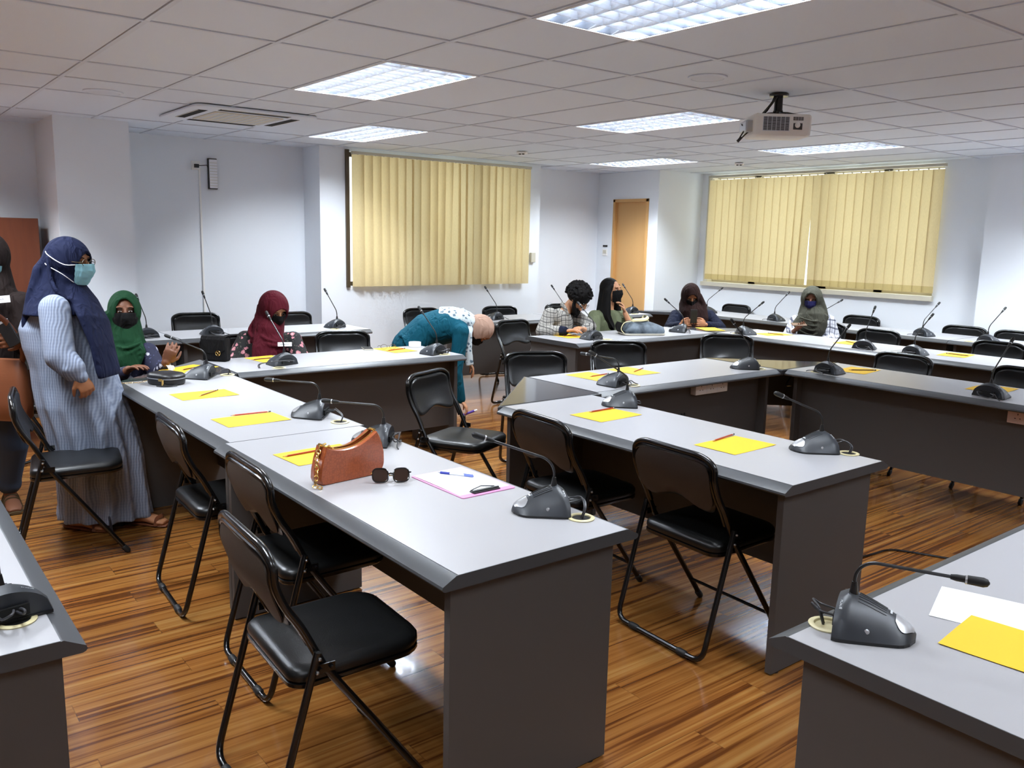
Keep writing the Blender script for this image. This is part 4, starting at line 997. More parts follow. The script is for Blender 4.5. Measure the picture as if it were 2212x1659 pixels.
# black box bag ------------------------------------------------------
bx = thing('box_bag', 'black square flap bag with a round gold buckle, standing between two desks', 'bag', (2.06, -.42, .7505), math.radians(38))
b = MB(); b.box((-.088, -.035, 0), (.088, .035, .165)); obj('body', b, 'blackcloth', bx, bevel=.014)
b = MB(); b.loft([[V((x, y, z)) for x in (-.090, .090)] + [V((x, y - .003 if z < .16 else y, z - .003)) for x in (.090, -.090)] for y, z in ((.030, .150), (.030, .169), (0, .172), (-.034, .168), (-.040, .15), (-.040, .085))]); obj('flap', b, 'blackcloth', bx, smooth=False, bevel=.002)
b = MB(); b.prism([(-.090, 0), (.090, 0), (.05, -.03), (-.05, -.03)], -.002, .002, 0, M.Translation((0, -.040, .086)) @ M.Rotation(PI / 2, 4, 'X')); obj('flap_tip', b, 'blackcloth', bx, smooth=False)
b = MB(); b.tube([V((.038 + .017 * math.cos(a), -.045, .058 + .017 * math.sin(a))) for a in [2 * PI * j / 20 for j in range(20)]], .0025, 6, closed=True); b.tube([(.026, -.045, .07), (.050, -.045, .046)], .0022, 6); b.tube([(.030, -.045, .046), (.046, -.045, .07)], .0018, 6); obj('buckle', b, 'gold', bx)
b = MB(); b.tube(catmull([(-.088, 0, .14), (-.115, 0, .13), (-.118, -.01, .105), (-.108, -.01, .085), (-.1, -.012, .11), (-.09, -.01, .125)], 6), .004, 6); obj('strap', b, 'blackcloth', bx)
# phone, spectacles, tape roll on the maroon person's desk
ph = thing('smartphone', 'dark phone lying on the desk right of the maroon headscarf person', 'phone', (1.995, .745, .7505), math.radians(70))
b = MB(); b.prism(rrect(.037, .075, .008), 0, .008); obj('body', b, 'offwhite', ph, bevel=.001)
b = MB(); b.prism(rrect(.035, .073, .007), .008, .0085); obj('screen', b, 'hole', ph)
gl = thing('spectacles', 'thin wire spectacles on the yellow sheet beside the tape roll', 'glasses', (2.10, .865, .7525), math.radians(70))
for s in (-1, 1):
    b = MB(); b.tube([(s * .033 + .024 * math.cos(a), 0, .019 + .018 * math.sin(a)) for a in [2 * PI * j / 18 for j in range(18)]], .0016, 5, closed=True); obj('rim', b, 'bronze', gl)
    b = MB(); b.tube(catmull([(s * .058, 0, .026), (s * .062, .05, .022), (s * .060, .11, .010), (s * .058, .125, .002)], 5), .0016, 5); obj('temple', b, 'bronze', gl)
b = MB(); b.tube([(-.01, 0, .024), (0, 0, .028), (.01, 0, .024)], .0015, 5); obj('bridge', b, 'bronze', gl)
tp_ = thing('tape_roll', 'wide white tape roll standing flat at the right end of the maroon person\'s desk', 'tape roll', (2.05, 1.13, .7505))
b = MB(); b.lathe([(.040, 0), (.048, .001), (.048, .036), (.047, .037), (.040, .037), (.039, .03), (.039, .004)], (0, 0, 0), 32); obj('roll', b, 'paper', tp_)
# tote bag on the plaid desk
tt = thing('tote_bag', 'dark printed tote bag with cream handles lying on the desk beside the long-haired person', 'tote bag', (2.27, 3.44, .7505), math.radians(64))
b = MB()
def tl_(k, z, sx=0): return [V((x * k + sx, y * k, z)) for x, y in rrect(.20, .13, .05, 5)]
b.loft([tl_(.95, .0), tl_(1.0, .008), tl_(1.0, .02)]); obj('base_fold', b, 'offwhite', tt)
b = MB(); b.loft([tl_(.97, .018), tl_(.98, .04), tl_(.88, .075, .01), tl_(.70, .10, -.01), tl_(.45, .122, -.03), tl_(.2, .130, -.04)]); o = obj('body', b, 'tote', tt)
b = MB(); b.tube(catmull([(-.12, -.02, .10), (-.10, -.06, .135), (-.04, -.07, .14), (.02, -.05, .145), (.05, -.02, .165), (.02, .01, .17), (0, -.02, .15), (.05, -.04, .12)], 6), [(.004, .016)] * 43, 8); obj('handle', b, 'cream', tt)
b = MB(); b.ball((.06, -.10, .062), (.016, .004, .016), n=10); obj('round_badge', b, 'paper', tt)
b = MB(); b.sheet(lambda u, v, _: (-.20 - .02 * math.sin(v * 3), -.10 + .2 * u, .02 + .09 * v), 4, 6, .004); sd = obj('side_opening', b, 'blackcloth', tt)
b = MB(); b.tube(catmull([(-.205, -.11, .02), (-.235, -.11, .06), (-.205, -.10, .115), (-.13, -.06, .125)], 6), .004, 6); obj('edge_piping', b, 'cream', tt)
# socket boxes ------------------------------------------------------------
def socket_box(loc, rz, n, label, m='white', L=.32):
    t = thing('socket_box', label, 'socket', loc, rz, None)
    b = MB(); b.box((0, -.045, -.04), (L, 0, .04)); bo = obj('housing', b, m, t, smooth=False, bevel=.003)
    for i in range(n):
        g = MB(); cxx = L * (i + .5) / n
        for dx, dz in ((0, .014), (-.013, -.010), (.013, -.010)): g.box((cxx + dx - (.002 if dx == 0 else .004), -.0456, dz - (.005 if dx == 0 else .002)), (cxx + dx + (.002 if dx == 0 else .004), -.0448, dz + (.005 if dx == 0 else .002)))
        obj('socket_holes', g, 'hole', bo, smooth=False)
        if i: g = MB(); g.box((L * i / n - .0008, -.0454, -.038), (L * i / n + .0008, -.0449, .038)); obj('seam', g, 'tbar', bo, smooth=False)
    return t
MT['pinkish'] = mat('aged_socket_plastic', srgb(214, 190, 178), .5)
socket_box((4.17, 1.90, .672), H, 3, 'white triple socket box under the front edge of the desk with two yellow sheets')
socket_box((5.72, 2.84, .672), 0, 4, 'pinkish socket box under the front edge of the right-hand desk', 'pinkish', .44)
socket_box((4.17, .99, .672), H, 1, 'white socket box half hidden behind the near microphone of the middle desk', 'white', .12)
# cables -------------------------------------------------------------------
b = MB(); b.tube(catmull([(5.40, 1.30, .006), (5.50, 1.60, .006), (5.535, 1.78, .006), (5.555, 1.93, .006), (5.64, 1.995, .006), (5.78, 2.06, .006), (6.3, 2.3, .006), (6.9, 2.5, .006)], 8), .0055, 8)
o = obj('floor_cable', b, 'tube'); place(o, (0, 0, 0)); tag(o, 'thin black cable lying across the wooden floor behind the lower right desk', 'cable')
b = MB()
for k in range(4): b.tube(catmull([(.0, .1 * k * .3, .0), (.0 + .01 * k, .05, -.12 - .02 * k), (.02, .22 + .02 * k, -.20 - .02 * k), (.02, .36, -.10), (0, .42 - .03 * k, .02)], 6), .006, 7)
o = obj('cable_bundle', b, 'tube'); place(o, (4.185, 1.42, .50)); tag(o, 'loop of black cables hanging below the desk with the white socket box', 'cable')
b = MB(); b.tube(catmull([(4.17, 3.05, .70), (4.20, 2.95, .66), (4.27, 2.80, .63), (4.34, 2.755, .64)], 6), .005, 7)
o = obj('hanging_cable', b, 'tube'); tag(o, 'short black cable hanging under the corner top left of the right-hand desk', 'cable')
PJ = {
 'P1': {'f': (0.672, 0.73, -0.12), 'u': (0.061, 0.078, 0.995), 'hd': (2.745, -1.403, 1.428), 'nk': (2.712, -1.445, 1.278), 'ch': (2.712, -1.446, 1.151), 'wa': (2.736, -1.415, 0.905), 'pe': (2.744, -1.404, 0.73), 's1': (2.872, -1.509, 1.205), 'e1': (2.957, -1.514, 0.964), 'w1': (3.019, -1.442, 0.868), 'h1': (3.037, -1.387, 0.736), 's2': (2.536, -1.395, 1.198), 'e2': (2.474, -1.36, 0.881), 'w2': (2.507, -1.318, 0.711), 'h2': (2.527, -1.293, 0.578), 'p1': (2.816, -1.41, 0.717), 'k1': (2.812, -1.399, 0.399), 'a1': (2.773, -1.465, 0.108), 't1': (2.895, -1.374, 0.057), 'p2': (2.672, -1.383, 0.691), 'k2': (2.781, -1.277, 0.388), 'a2': (2.875, -1.188, 0.101), 't2': (2.994, -1.085, 0.029)},
 'P0': {'f': (0.953, -0.299, -0.05), 'u': (0, 0, 1), 'hd': (2.177, -1.692, 1.434), 'nk': (2.172, -1.699, 1.265), 'ch': (2.167, -1.704, 1.116), 'wa': (2.16, -1.713, 0.88), 'pe': (2.155, -1.72, 0.681), 's1': (2.292, -1.577, 1.186), 'e1': (2.345, -1.574, 0.95), 'w1': (2.57, -1.611, 1.028), 'h1': (2.561, -1.688, 1.014), 's2': (2.048, -1.824, 1.175), 'e2': (2.039, -1.868, 0.928), 'w2': (2.299, -1.828, 0.879), 'h2': (2.392, -1.774, 0.875), 'p1': (2.2, -1.663, 0.669), 'k1': (2.24, -1.66, 0.38), 'a1': (2.158, -1.684, 0.067), 't1': (2.382, -1.69, 0.038), 'p2': (2.112, -1.775, 0.666), 'k2': (2.107, -1.782, 0.368), 'a2': (2.019, -1.812, 0.059), 't2': (2.208, -1.847, 0.026)},
 'P2': {'f': (0.98, -0.199, 0), 'u': (0, 0, 1), 'hd': (1.931, -0.95, 1.085), 'nk': (1.924, -0.96, 0.913), 'ch': (1.922, -0.963, 0.755), 'wa': (1.892, -0.969, 0.6), 'pe': (1.84, -0.97, 0.485), 's1': (1.862, -1.039, 0.822), 'e1': (1.927, -1.053, 0.634), 'w1': (2.191, -1.008, 0.756), 'h1': (2.315, -0.946, 0.804), 's2': (2.012, -0.847, 0.827), 'e2': (2.121, -0.805, 0.689), 'w2': (2.291, -0.815, 0.8), 'h2': (2.314, -0.785, 0.87), 'p1': (1.866, -1.034, 0.465), 'k1': (2.285, -1.18, 0.552), 'a1': (2.198, -1.178, 0.219), 't1': (2.359, -1.215, 0.209), 'p2': (1.949, -0.928, 0.468), 'k2': (2.445, -0.976, 0.58), 'a2': (2.364, -0.965, 0.254), 't2': (2.524, -1.004, 0.237)},
 'P3': {'f': (0.854, 0.105, -0.51), 'u': (0.486, 0.002, 0.874), 'hd': (1.73, 0.124, 1.051), 'nk': (1.702, 0.088, 0.88), 'ch': (1.662, 0.101, 0.73), 'wa': (1.616, 0.108, 0.567), 'pe': (1.588, 0.105, 0.439), 's1': (1.599, -0.044, 0.825), 'e1': (1.626, -0.139, 0.657), 'w1': (1.878, -0.11, 0.637), 'h1': (1.996, -0.072, 0.634), 's2': (1.813, 0.229, 0.826), 'e2': (1.926, 0.244, 0.667), 'w2': (2.029, 0.085, 0.642), 'h2': (2.056, 0.005, 0.636), 'p1': (1.631, -0.003, 0.421), 'k1': (2.061, -0.135, 0.501), 'a1': (1.997, -0.119, 0.207), 't1': (2.137, -0.168, 0.191), 'p2': (1.748, 0.147, 0.425), 'k2': (2.189, 0.029, 0.506), 'a2': (2.129, 0.049, 0.228), 't2': (2.267, -0.002, 0.212)},
 'P4': {'f': (0.291, -0.036, -0.956), 'u': (0.68, 0.704, 0.205), 'hd': (1.981, 1.792, 0.845), 'nk': (1.923, 1.719, 0.89), 'ch': (1.84, 1.613, 0.879), 'wa': (1.722, 1.461, 0.836), 'pe': (1.639, 1.355, 0.694), 's1': (2.031, 1.58, 0.845), 'e1': (2.013, 1.542, 0.518), 'w1': (1.993, 1.614, 0.269), 'h1': (2.047, 1.682, 0.149), 's2': (1.76, 1.786, 0.84), 'e2': (1.807, 1.765, 0.672), 'w2': (1.914, 1.74, 0.576), 'h2': (1.975, 1.785, 0.454), 'p1': (1.725, 1.303, 0.641), 'k1': (1.732, 1.312, 0.331), 'a1': (1.702, 1.273, 0.042), 't1': (1.826, 1.4, 0.003), 'p2': (1.553, 1.408, 0.613), 'k2': (1.578, 1.439, 0.315), 'a2': (1.561, 1.418, 0.023), 't2': (1.681, 1.539, -0.01)},
 'P5': {'f': (0.717, 0.341, -0.608), 'u': (0.408, 0.35, 0.843), 'hd': (1.855, 3.011, 1.059), 'nk': (1.788, 2.926, 0.945), 'ch': (1.745, 2.872, 0.814), 'wa': (1.704, 2.818, 0.625), 'pe': (1.679, 2.787, 0.493), 's1': (1.828, 2.701, 0.922), 'e1': (1.842, 2.606, 0.776), 'w1': (2.038, 2.711, 0.794), 'h1': (2.122, 2.768, 0.812), 's2': (1.72, 3.083, 0.899), 'e2': (1.915, 3.121, 0.801), 'w2': (2.045, 2.93, 0.797), 'h2': (2.055, 2.862, 0.818), 'p1': (1.748, 2.713, 0.464), 'k1': (1.967, 2.749, 0.468), 'a1': (1.922, 2.773, 0.149), 't1': (2.026, 2.825, 0.126), 'p2': (1.623, 2.877, 0.449), 'k2': (1.87, 2.95, 0.466), 'a2': (1.825, 2.974, 0.167), 't2': (1.93, 3.027, 0.134)},
 'P6': {'f': (0.965, 0.261, 0.02), 'u': (0, 0, 1), 'hd': (1.616, 3.681, 1.108), 'nk': (1.601, 3.662, 0.923), 'ch': (1.599, 3.658, 0.797), 'wa': (1.592, 3.65, 0.61), 'pe': (1.587, 3.643, 0.469), 's1': (1.59, 3.485, 0.854), 'e1': (1.656, 3.407, 0.69), 'w1': (1.834, 3.391, 0.682), 'h1': (1.91, 3.44, 0.687), 's2': (1.635, 3.835, 0.845), 'e2': (1.839, 3.771, 0.736), 'w2': (1.789, 3.708, 0.899), 'h2': (1.753, 3.693, 1.007), 'p1': (1.581, 3.554, 0.427), 'k1': (1.93, 3.433, 0.479), 'a1': (1.91, 3.472, 0.169), 't1': (2.037, 3.408, 0.159), 'p2': (1.559, 3.77, 0.424), 'k2': (1.928, 3.593, 0.482), 'a2': (1.908, 3.632, 0.173), 't2': (2.035, 3.567, 0.161)},
 'P7': {'f': (0.668, -0.522, -0.53), 'u': (0.369, -0.288, 0.884), 'hd': (1.643, 4.852, 1.026), 'nk': (1.656, 4.869, 0.846), 'ch': (1.664, 4.878, 0.716), 'wa': (1.647, 4.923, 0.519), 'pe': (1.642, 4.948, 0.389), 's1': (1.552, 4.735, 0.813), 'e1': (1.621, 4.564, 0.686), 'w1': (1.825, 4.501, 0.748), 'h1': (1.923, 4.529, 0.785), 's2': (1.774, 5.02, 0.82), 'e2': (1.956, 4.992, 0.698), 'w2': (1.986, 4.706, 0.754), 'h2': (1.97, 4.589, 0.786), 'p1': (1.629, 4.835, 0.359), 'k1': (1.907, 4.508, 0.402), 'a1': (1.891, 4.553, 0.086), 't1': (1.985, 4.445, 0.061), 'p2': (1.735, 4.97, 0.363), 'k2': (2.014, 4.645, 0.405), 'a2': (1.999, 4.691, 0.09), 't2': (2.092, 4.582, 0.065)},
 'P8': {'f': (0.438, -0.88, -0.181), 'u': (0, 0, 1), 'hd': (2.848, 5.257, 1.059), 'nk': (2.859, 5.271, 0.893), 'ch': (2.868, 5.283, 0.763), 'wa': (2.87, 5.318, 0.559), 'pe': (2.865, 5.343, 0.439), 's1': (2.764, 5.15, 0.843), 'e1': (2.77, 5.027, 0.692), 'w1': (2.909, 4.897, 0.767), 'h1': (2.964, 4.886, 0.809), 's2': (2.964, 5.406, 0.85), 'e2': (3.031, 5.426, 0.665), 'w2': (3.08, 5.1, 0.675), 'h2': (3.054, 4.968, 0.679), 'p1': (2.838, 5.244, 0.395), 'k1': (3.056, 4.841, 0.454), 'a1': (3.048, 4.897, 0.13), 't1': (3.131, 4.775, 0.11), 'p2': (2.942, 5.377, 0.399), 'k2': (3.182, 5.002, 0.458), 'a2': (3.176, 5.06, 0.135), 't2': (3.257, 4.936, 0.106)},
}
# ================================================================ PEOPLE
def J_(k):
    d = {n: V(t) for n, t in PJ[k].items()}
    for n in ('a1', 'a2'): d[n].z = .08
    for n in ('t1', 't2'): d[n].z = .032
    for n in '12':
        q = (d['t' + n] - d['a' + n]); q.z = 0; q = q.normalized() * .16; d['t' + n] = V((d['a' + n].x + q.x, d['a' + n].y + q.y, .032))
    d['side'] = (d['s1'] - d['s2']).normalized()
    f = d['f'].normalized(); u = (d['u'] - f * d['u'].dot(f)).normalized(); d['f'], d['u'] = f, u; d['r'] = f.cross(u)
    d['R'] = M((d['r'], f, u)).transposed()
    return d
def etube(mb, pts, rad, flat, n=18): mb.tube(pts, rad, n, flat=flat)
def hand(mb, w, tip, pn, curl, thumb, k=1.0, spread=.024):
    d = (tip - w).normalized(); pn = (pn - d * pn.dot(d)).normalized(); s = d.cross(pn) * thumb
    mb.tube([w - d * .015, w, w + d * .03, w + d * .065, w + d * .085], [(.020, .017), (.024, .016), (.036, .015), (.040, .014), (.032, .010)], 12, flat=pn)
    for i, (L, off) in enumerate(((.072, 1.5), (.080, .5), (.074, -.5), (.060, -1.5))):
        b0 = w + d * (.078 - .004 * abs(off)) + s * off * spread * .86 * k; a = .25 + curl * .5; P = [b0 - d * .02, b0]; dd = d + s * off * .05
        for j, q in enumerate((.44, .31, .25)):
            ang = curl * (.55 + .55 * j); dr = (dd * math.cos(ang) + pn * math.sin(ang)).normalized(); P.append(P[-1] + dr * L * q)
        mb.tube(P, [.0092, .0092, .0086, .0078, .0062], 8); mb.ball(P[-1], .0063, n=8)
    b0 = w + d * .02 + s * .030; t1_ = b0 + (d * .75 + s * .65 + pn * .25).normalized() * .036; t2_ = t1_ + (d * .9 + s * .15 + pn * (.2 + curl * .5)).normalized() * .030
    t3 = t2_ + (d * .8 + pn * (.3 + curl * .6)).normalized() * .022
    mb.tube([b0 - s * .012, b0, t1_, t2_, t3], [.013, .0125, .0108, .0095, .007], 8); mb.ball(t3, .007, n=8)
def head(mb, J, ears=True):
    c, f, u, r, R = J['hd'], J['f'], J['u'], J['r'], J['R']
    mb.ball(c + u * .022 - f * .008, (.074, .092, .092), R, 24); mb.ball(c - u * .022 + f * .012, (.066, .076, .088), R, 22); mb.ball(c - u * .082 + f * .050, (.034, .032, .026), R, 14)
    mb.cap(c + f * .088 + u * .022, .009, c + f * .108 - u * .022, .0135, 10); mb.ball(c + f * .096 - u * .026, (.019, .012, .010), R, 12)
    mb.ball(c + f * .090 - u * .055, (.024, .010, .008), R, 12); mb.ball(c + f * .088 - u * .064, (.021, .010, .008), R, 12)
    for s in (-1, 1):
        mb.ball(c + f * .076 + u * .036 + r * s * .030, (.026, .012, .010), R, 12); mb.ball(c + f * .066 - u * .022 + r * s * .040, (.022, .020, .020), R, 12)
        if ears: mb.ball(c + r * s * .075 - f * .008 - u * .008, (.008, .018, .030), R, 12)
def body(J, root, skin, curl=(1, 1), pn=(None, None), thumbs=(1, -1), k=1.0, vox=.0052):
    mb = MB(); sd = J['side']; fl = sd.cross(V((0, 0, 1))); 
    tf = (J['ch'] - J['pe']).normalized(); fw = tf.cross(sd).normalized()
    etube(mb, [J['pe'] - tf * .08, J['pe'], J['wa'], (J['wa'] + J['ch']) / 2, J['ch'], J['nk'] - (J['nk'] - J['ch']) * .35, J['nk']], [(.10 * k, .08 * k), (.155 * k, .105 * k), (.125 * k, .092 * k), (.14 * k, .10 * k), (.155 * k, .10 * k), (.11 * k, .075 * k), (.052, .050)], fw)
    nb = J['hd'] - J['u'] * .085 - J['f'] * .018; mb.cap(J['nk'] - (J['nk'] - J['ch']) * .15, .055, nb, .048, 14); mb.cap(nb, .048, J['hd'] - J['f'] * .01, .05, 14)
    head(mb, J)
    for n, i in (('1', 0), ('2', 1)):
        s_, e_, w_, h_ = (J[q + n] for q in 'sewh'); mb.cap(s_ * .75 + J['ch'] * .25, .055, s_, .048); mb.cap(s_, .046, e_, .037); mb.cap(e_, .037, w_, .024)
        p_ = pn[i] if pn[i] is not None else V((0, 0, -1)); hand(mb, w_, h_, p_, curl[i], thumbs[i])
        mb.cap(J['p' + n], .085, J['k' + n], .056); mb.cap(J['k' + n], .054, J['a' + n], .036)
        a_, t_ = J['a' + n], J['t' + n]; b_ = (a_ - t_); b_.z = 0; b_ = b_.normalized()
        mb.tube([a_ + b_ * .045 - V((0, 0, .04)), a_ + b_ * .01 - V((0, 0, .035)), (a_ + t_) / 2 - V((0, 0, .014)), t_ - V((0, 0, .006)), t_ - b_ * .035 - V((0, 0, .012))], [(.026, .028), (.034, .036), (.040, .027), (.044, .020), (.030, .012)], 12, flat=(0, 0, 1)); mb.cap(a_ + V((0, 0, .03)), .036, a_ - V((0, 0, .03)), .034)
    o = obj('body', mb, skin, root, remesh=vox, sm=3, off=root.location)
    face(J, root, o); return o
def face(J, root, bd):
    c, f, u, r, R = J['hd'], J['f'], J['u'], J['r'], J['R']
    for s in (-1, 1):
        p = c + f * .0835 + u * .010 + r * s * .031
        b = MB(); b.ball(p - f * .005, (.0125, .010, .0044), R, 14); e = obj('eye', b, 'eyewhite', bd, off=root.location)
        b = MB(); b.ball(p + f * .0030, (.0058, .0042, .0050), R, 12); obj('iris', b, 'iris', e, off=root.location)
        b = MB(); b.tube([p + f * .004 + u * .021 - r * s * .014, p + f * .006 + u * .026, p - f * .004 + u * .021 + r * s * .019], [(.0026, .002), (.003, .0022), (.0015, .0015)], 6); obj('eyebrow', b, 'hair', bd, off=root.location)
        b = MB(); b.tube([p + f * .0045 + u * .007 - r * s * .014, p + f * .0065 + u * .0095, p + f * .001 + u * .006 + r * s * .016], .0016, 6); obj('eyelid', b, 'hair', e, off=root.location)
def garment(name, J, root, m, sleeves=(1., 1.), k=1.0, length=0, legs=False, vox=.008, extra=None, cuff=.036, sl=.058, only=None, sm=4):
    mb = MB(); sd = J['side']; tf = (J['ch'] - J['pe']).normalized(); fw = tf.cross(sd).normalized()
    if only != 'legs':
        etube(mb, [J['pe'] - tf * (.12 + length), J['pe'], J['wa'], (J['wa'] + J['ch']) / 2, J['ch'], J['nk'] - (J['nk'] - J['ch']) * .35, J['nk'] - (J['nk'] - J['ch']) * .02], [(.18 * k, .14 * k), (.182 * k, .135 * k), (.158 * k, .125 * k), (.165 * k, .128 * k), (.175 * k, .122 * k), (.135 * k, .092 * k), (.068, .066)], fw, 22)
        for n, q in (('1', sleeves[0]), ('2', sleeves[1])):
            s_, e_, w_ = (J[x + n] for x in 'sew'); mb.cap(s_ * .7 + J['ch'] * .3, .080 * k, s_, .068)
            mb.cap(s_, .066, e_, sl, 16)
            if q > .3:
                w2 = e_ + (w_ - e_) * min(q, 1); mb.cap(e_, sl, w2, cuff, 16)
    if legs:
        for n in '12': mb.cap(J['p' + n], .115, J['k' + n], .080, 16); mb.cap(J['k' + n], .078, J['a' + n] + V((0, 0, .03)), .058, 16)
    if extra: extra(mb)
    return obj(name, mb, m, root, remesh=vox, sm=sm, off=root.location)
def hijab(J, root, m, drape, folds=(), opening=(.60, .66, -.03), rad=(.100, .118, .128), back=.012, drop=True, vox=.0075, name='headscarf', sm=3):
    c, f, u, r, R = J['hd'], J['f'], J['u'], J['r'], J['R']; c = c - f * back + u * .010
    mb = MB(); n, h = 40, 28; ox, oz, zc = opening; th = .016; idx = {}
    def hole(d): return d.y > 0 and (d.x / ox) ** 2 + ((d.z - zc) / oz) ** 2 < 1
    dirs = [[V((math.sin(PI * i / h) * math.cos(2 * PI * j / n), math.sin(PI * i / h) * math.sin(2 * PI * j / n), math.cos(PI * i / h))) for j in range(n)] for i in range(h + 1)]
    vs = []; fs = []
    def P(d, k): return c + R @ V((d.x * (rad[0] - k), d.y * (rad[1] - k), d.z * (rad[2] - k)))
    for q in (0, th):
        for i in range(h + 1):
            for j in range(n): vs.append(P(dirs[i][j] if 0 < i < h else V((0, 0, 1 if i == 0 else -1)), q))
    K = (h + 1) * n; keep = {}
    for i in range(h):
        for j in range(n):
            mid = (dirs[i][j] + dirs[i + 1][(j + 1) % n]).normalized(); keep[(i, j)] = not hole(mid)
    for (i, j), ok in keep.items():
        if not ok: continue
        a, b_, c_, d_ = i * n + j, i * n + (j + 1) % n, (i + 1) * n + (j + 1) % n, (i + 1) * n + j
        fs.append((a, d_, c_, b_)); fs.append((K + a, K + b_, K + c_, K + d_))
        for (di, dj), (p, q) in (((-1, 0), (b_, a)), ((1, 0), (d_, c_)), ((0, -1), (a, d_)), ((0, 1), (c_, b_))):
            t = (i + di, (j + dj) % n)
            if 0 <= t[0] < h and not keep[t]: fs.append((p, q, K + q, K + p))
    mb.add(vs, fs)
    rim = [P(V((ox * math.cos(a), math.sqrt(max(.02, 1 - (ox * math.cos(a)) ** 2 - (zc + oz * math.sin(a)) ** 2)), zc + oz * math.sin(a))), .004) for a in [2 * PI * i / 36 for i in range(36)]]
    mb.tube(rim, .0085, 8, closed=True)
    for pts, rd, fl in drape: mb.tube(pts, rd, 18, flat=fl)
    for pts, rr in folds: mb.tube(catmull([V(q) + (V(q) - (J['nk'] - Zv * .05)) * .02 for q in pts], 6), rr * 1.15, 8)
    return obj(name, mb, m, root, remesh=vox, sm=sm, off=root.location)
def mask(J, root, m, k=1.0, puff=.0, top=.004, bot=-.098, ang=1.0, name='face_mask', ties='ear'):
    c, f, u, r = J['hd'], J['f'], J['u'], J['r']
    def g(a, z):
        w_ = .080 * k * math.sqrt(max(.06, 1 - ((z + .01) / .135) ** 2)); d = (.098 + puff) * math.sqrt(max(.1, 1 - ((z + .012) / .16) ** 2))
        nose = .018 * math.exp(-(a / .32) ** 2) * math.exp(-((z + .03) / .035) ** 2)
        return c + r * (w_ * math.sin(a)) + f * (d * math.cos(a) + nose + .006) + u * z
    def F(p, q, _):
        a = (p * 2 - 1) * ang; z = top + (bot - top) * q; zz = z + (.010 * math.cos(a * 1.4) if q < .01 else 0)
        return g(a, z + .012 * math.cos(a * 1.3) * (1 - q) - .006 * (1 - math.cos(a)) * (q - .5) + .0015 * math.sin(q * 22)) + f * .0012 * math.sin(q * 24)
    b = MB(); b.sheet(F, 16, 14, .003); o = obj(name, b, m, root, off=root.location)
    for s in (-1, 1):
        for q in (.05, .92):
            e = F(1 if s > 0 else 0, q, 0); b = MB()
            if ties == 'ear': b.tube(catmull([e, e - f * .03 + r * s * .006 + u * (.01 if q < .5 else .02), c + r * s * .083 - f * .01 + u * (.02 if q < .5 else -.03)], 4), .0014, 5)
            else: b.tube(catmull([e, c + r * s * .106 + f * .03 + u * (-.004 if q < .5 else -.055), c + r * s * .102 - f * .06 + u * (.035 if q < .5 else -.02), c - f * .128 + u * (.06 if q < .5 else -.01)], 6), .0022, 6)
            obj('elastic', b, 'paper' if ties != 'ear' else m, o, off=root.location)
    return o
def name_sticker(root, p, n, up, w_, h_, word=True):
    ex = up.cross(n).normalized(); T = M(((ex.x, up.x, n.x, p.x), (ex.y, up.y, n.y, p.y), (ex.z, up.z, n.z, p.z), (0, 0, 0, 1)))
    b = MB(); b.box((-w_ / 2, -h_ / 2, 0), (w_ / 2, h_ / 2, .0012), 0, T); o = obj('name_sticker', b, 'paper', root, smooth=False, off=root.location)
    b = MB(); x = -w_ * .32
    for i in range(8): b.tube([T @ V((x, -h_ * .08, .0016)), T @ V((x + w_ * .03, h_ * (.18 if i % 2 else .05), .0016)), T @ V((x + w_ * .06, -h_ * .1, .0016))], .0008 + h_ * .012, 5); x += w_ * .078
    obj('handwriting', b, MT['navyjacket'], o, off=root.location); return o
def person(k, label):
    J = J_(k); root = thing('person', label, 'person', (J['pe'].x, J['pe'].y, 0)); return J, root
Zv = V((0, 0, 1)); CAMP = V((7.7, -2.34, 1.6))
def tocam(p): q = CAMP - p; q.z = 0; return q.normalized()

# ---- P1: standing, pale blue dress, navy headscarf ------------------
J, P1 = person('P1', 'standing person in pale blue striped dress and navy headscarf, seen from the side')
side = V((.616, .788, 0)); fw = -V((-.788, .616, 0))         # image right, towards the camera
body(J, P1, 'skin_tan', curl=(1.15, 1.0), pn=(V((-.788, .616, 0)) * .6 + side * -.8, None), thumbs=(-1, 1), k=.95)
rows = [(1.175, -.045, .10, .10, 0), (1.15, -.045, .16, .15, 0), (1.08, -.035, .195, .185, .0), (.98, -.015, .20, .195, .0), (.88, .02, .205, .198, .003), (.78, .035, .212, .20, .006), (.68, .06, .215, .215, .008), (.55, .10, .215, .215, .012), (.40, .135, .215, .205, .016), (.25, .145, .215, .21, .018), (.12, .15, .225, .21, .020), (.045, .15, .235, .215, .022)]
base = V((2.70, -1.43, 0))
def ringP1(z, cxx, rx, ry, pl):
    o = []
    for i in range(72):
        a = 2 * PI * i / 72; q = 1 + pl / rx * (math.sin(a * 13 + z * 2) + .5 * math.sin(a * 7 + z * 5)); o.append(base + side * (cxx + rx * q * math.cos(a)) + fw * (ry * q * math.sin(a)) + Zv * (z + (.015 * math.sin(a) if z < .06 else 0)))
    return o
mb = MB(); mb.loft([ringP1(*q) for q in rows])
for n in '12':
    s_, e_, w_ = J['s' + n], J['e' + n], J['w' + n]
    mb.cap(s_ + V((0, 0, -.01)), .076, e_, .074, 18); mb.cap(e_, .074, e_ + (w_ - e_) * .62, .064, 18); mb.cap(e_ + (w_ - e_) * .75, .052, w_ + (w_ - e_) * .05, .036, 16)
    d = (w_ - e_).normalized()
    for q in range(5): mb.ball(e_ + (w_ - e_) * .62 + fw * .05 * math.cos(q * 1.3) + Zv * .05 * math.sin(q * 1.3), .022, n=10)
mb.ball(J['ch'] + V((0, 0, .0)), (.16, .16, .12), None, 18)
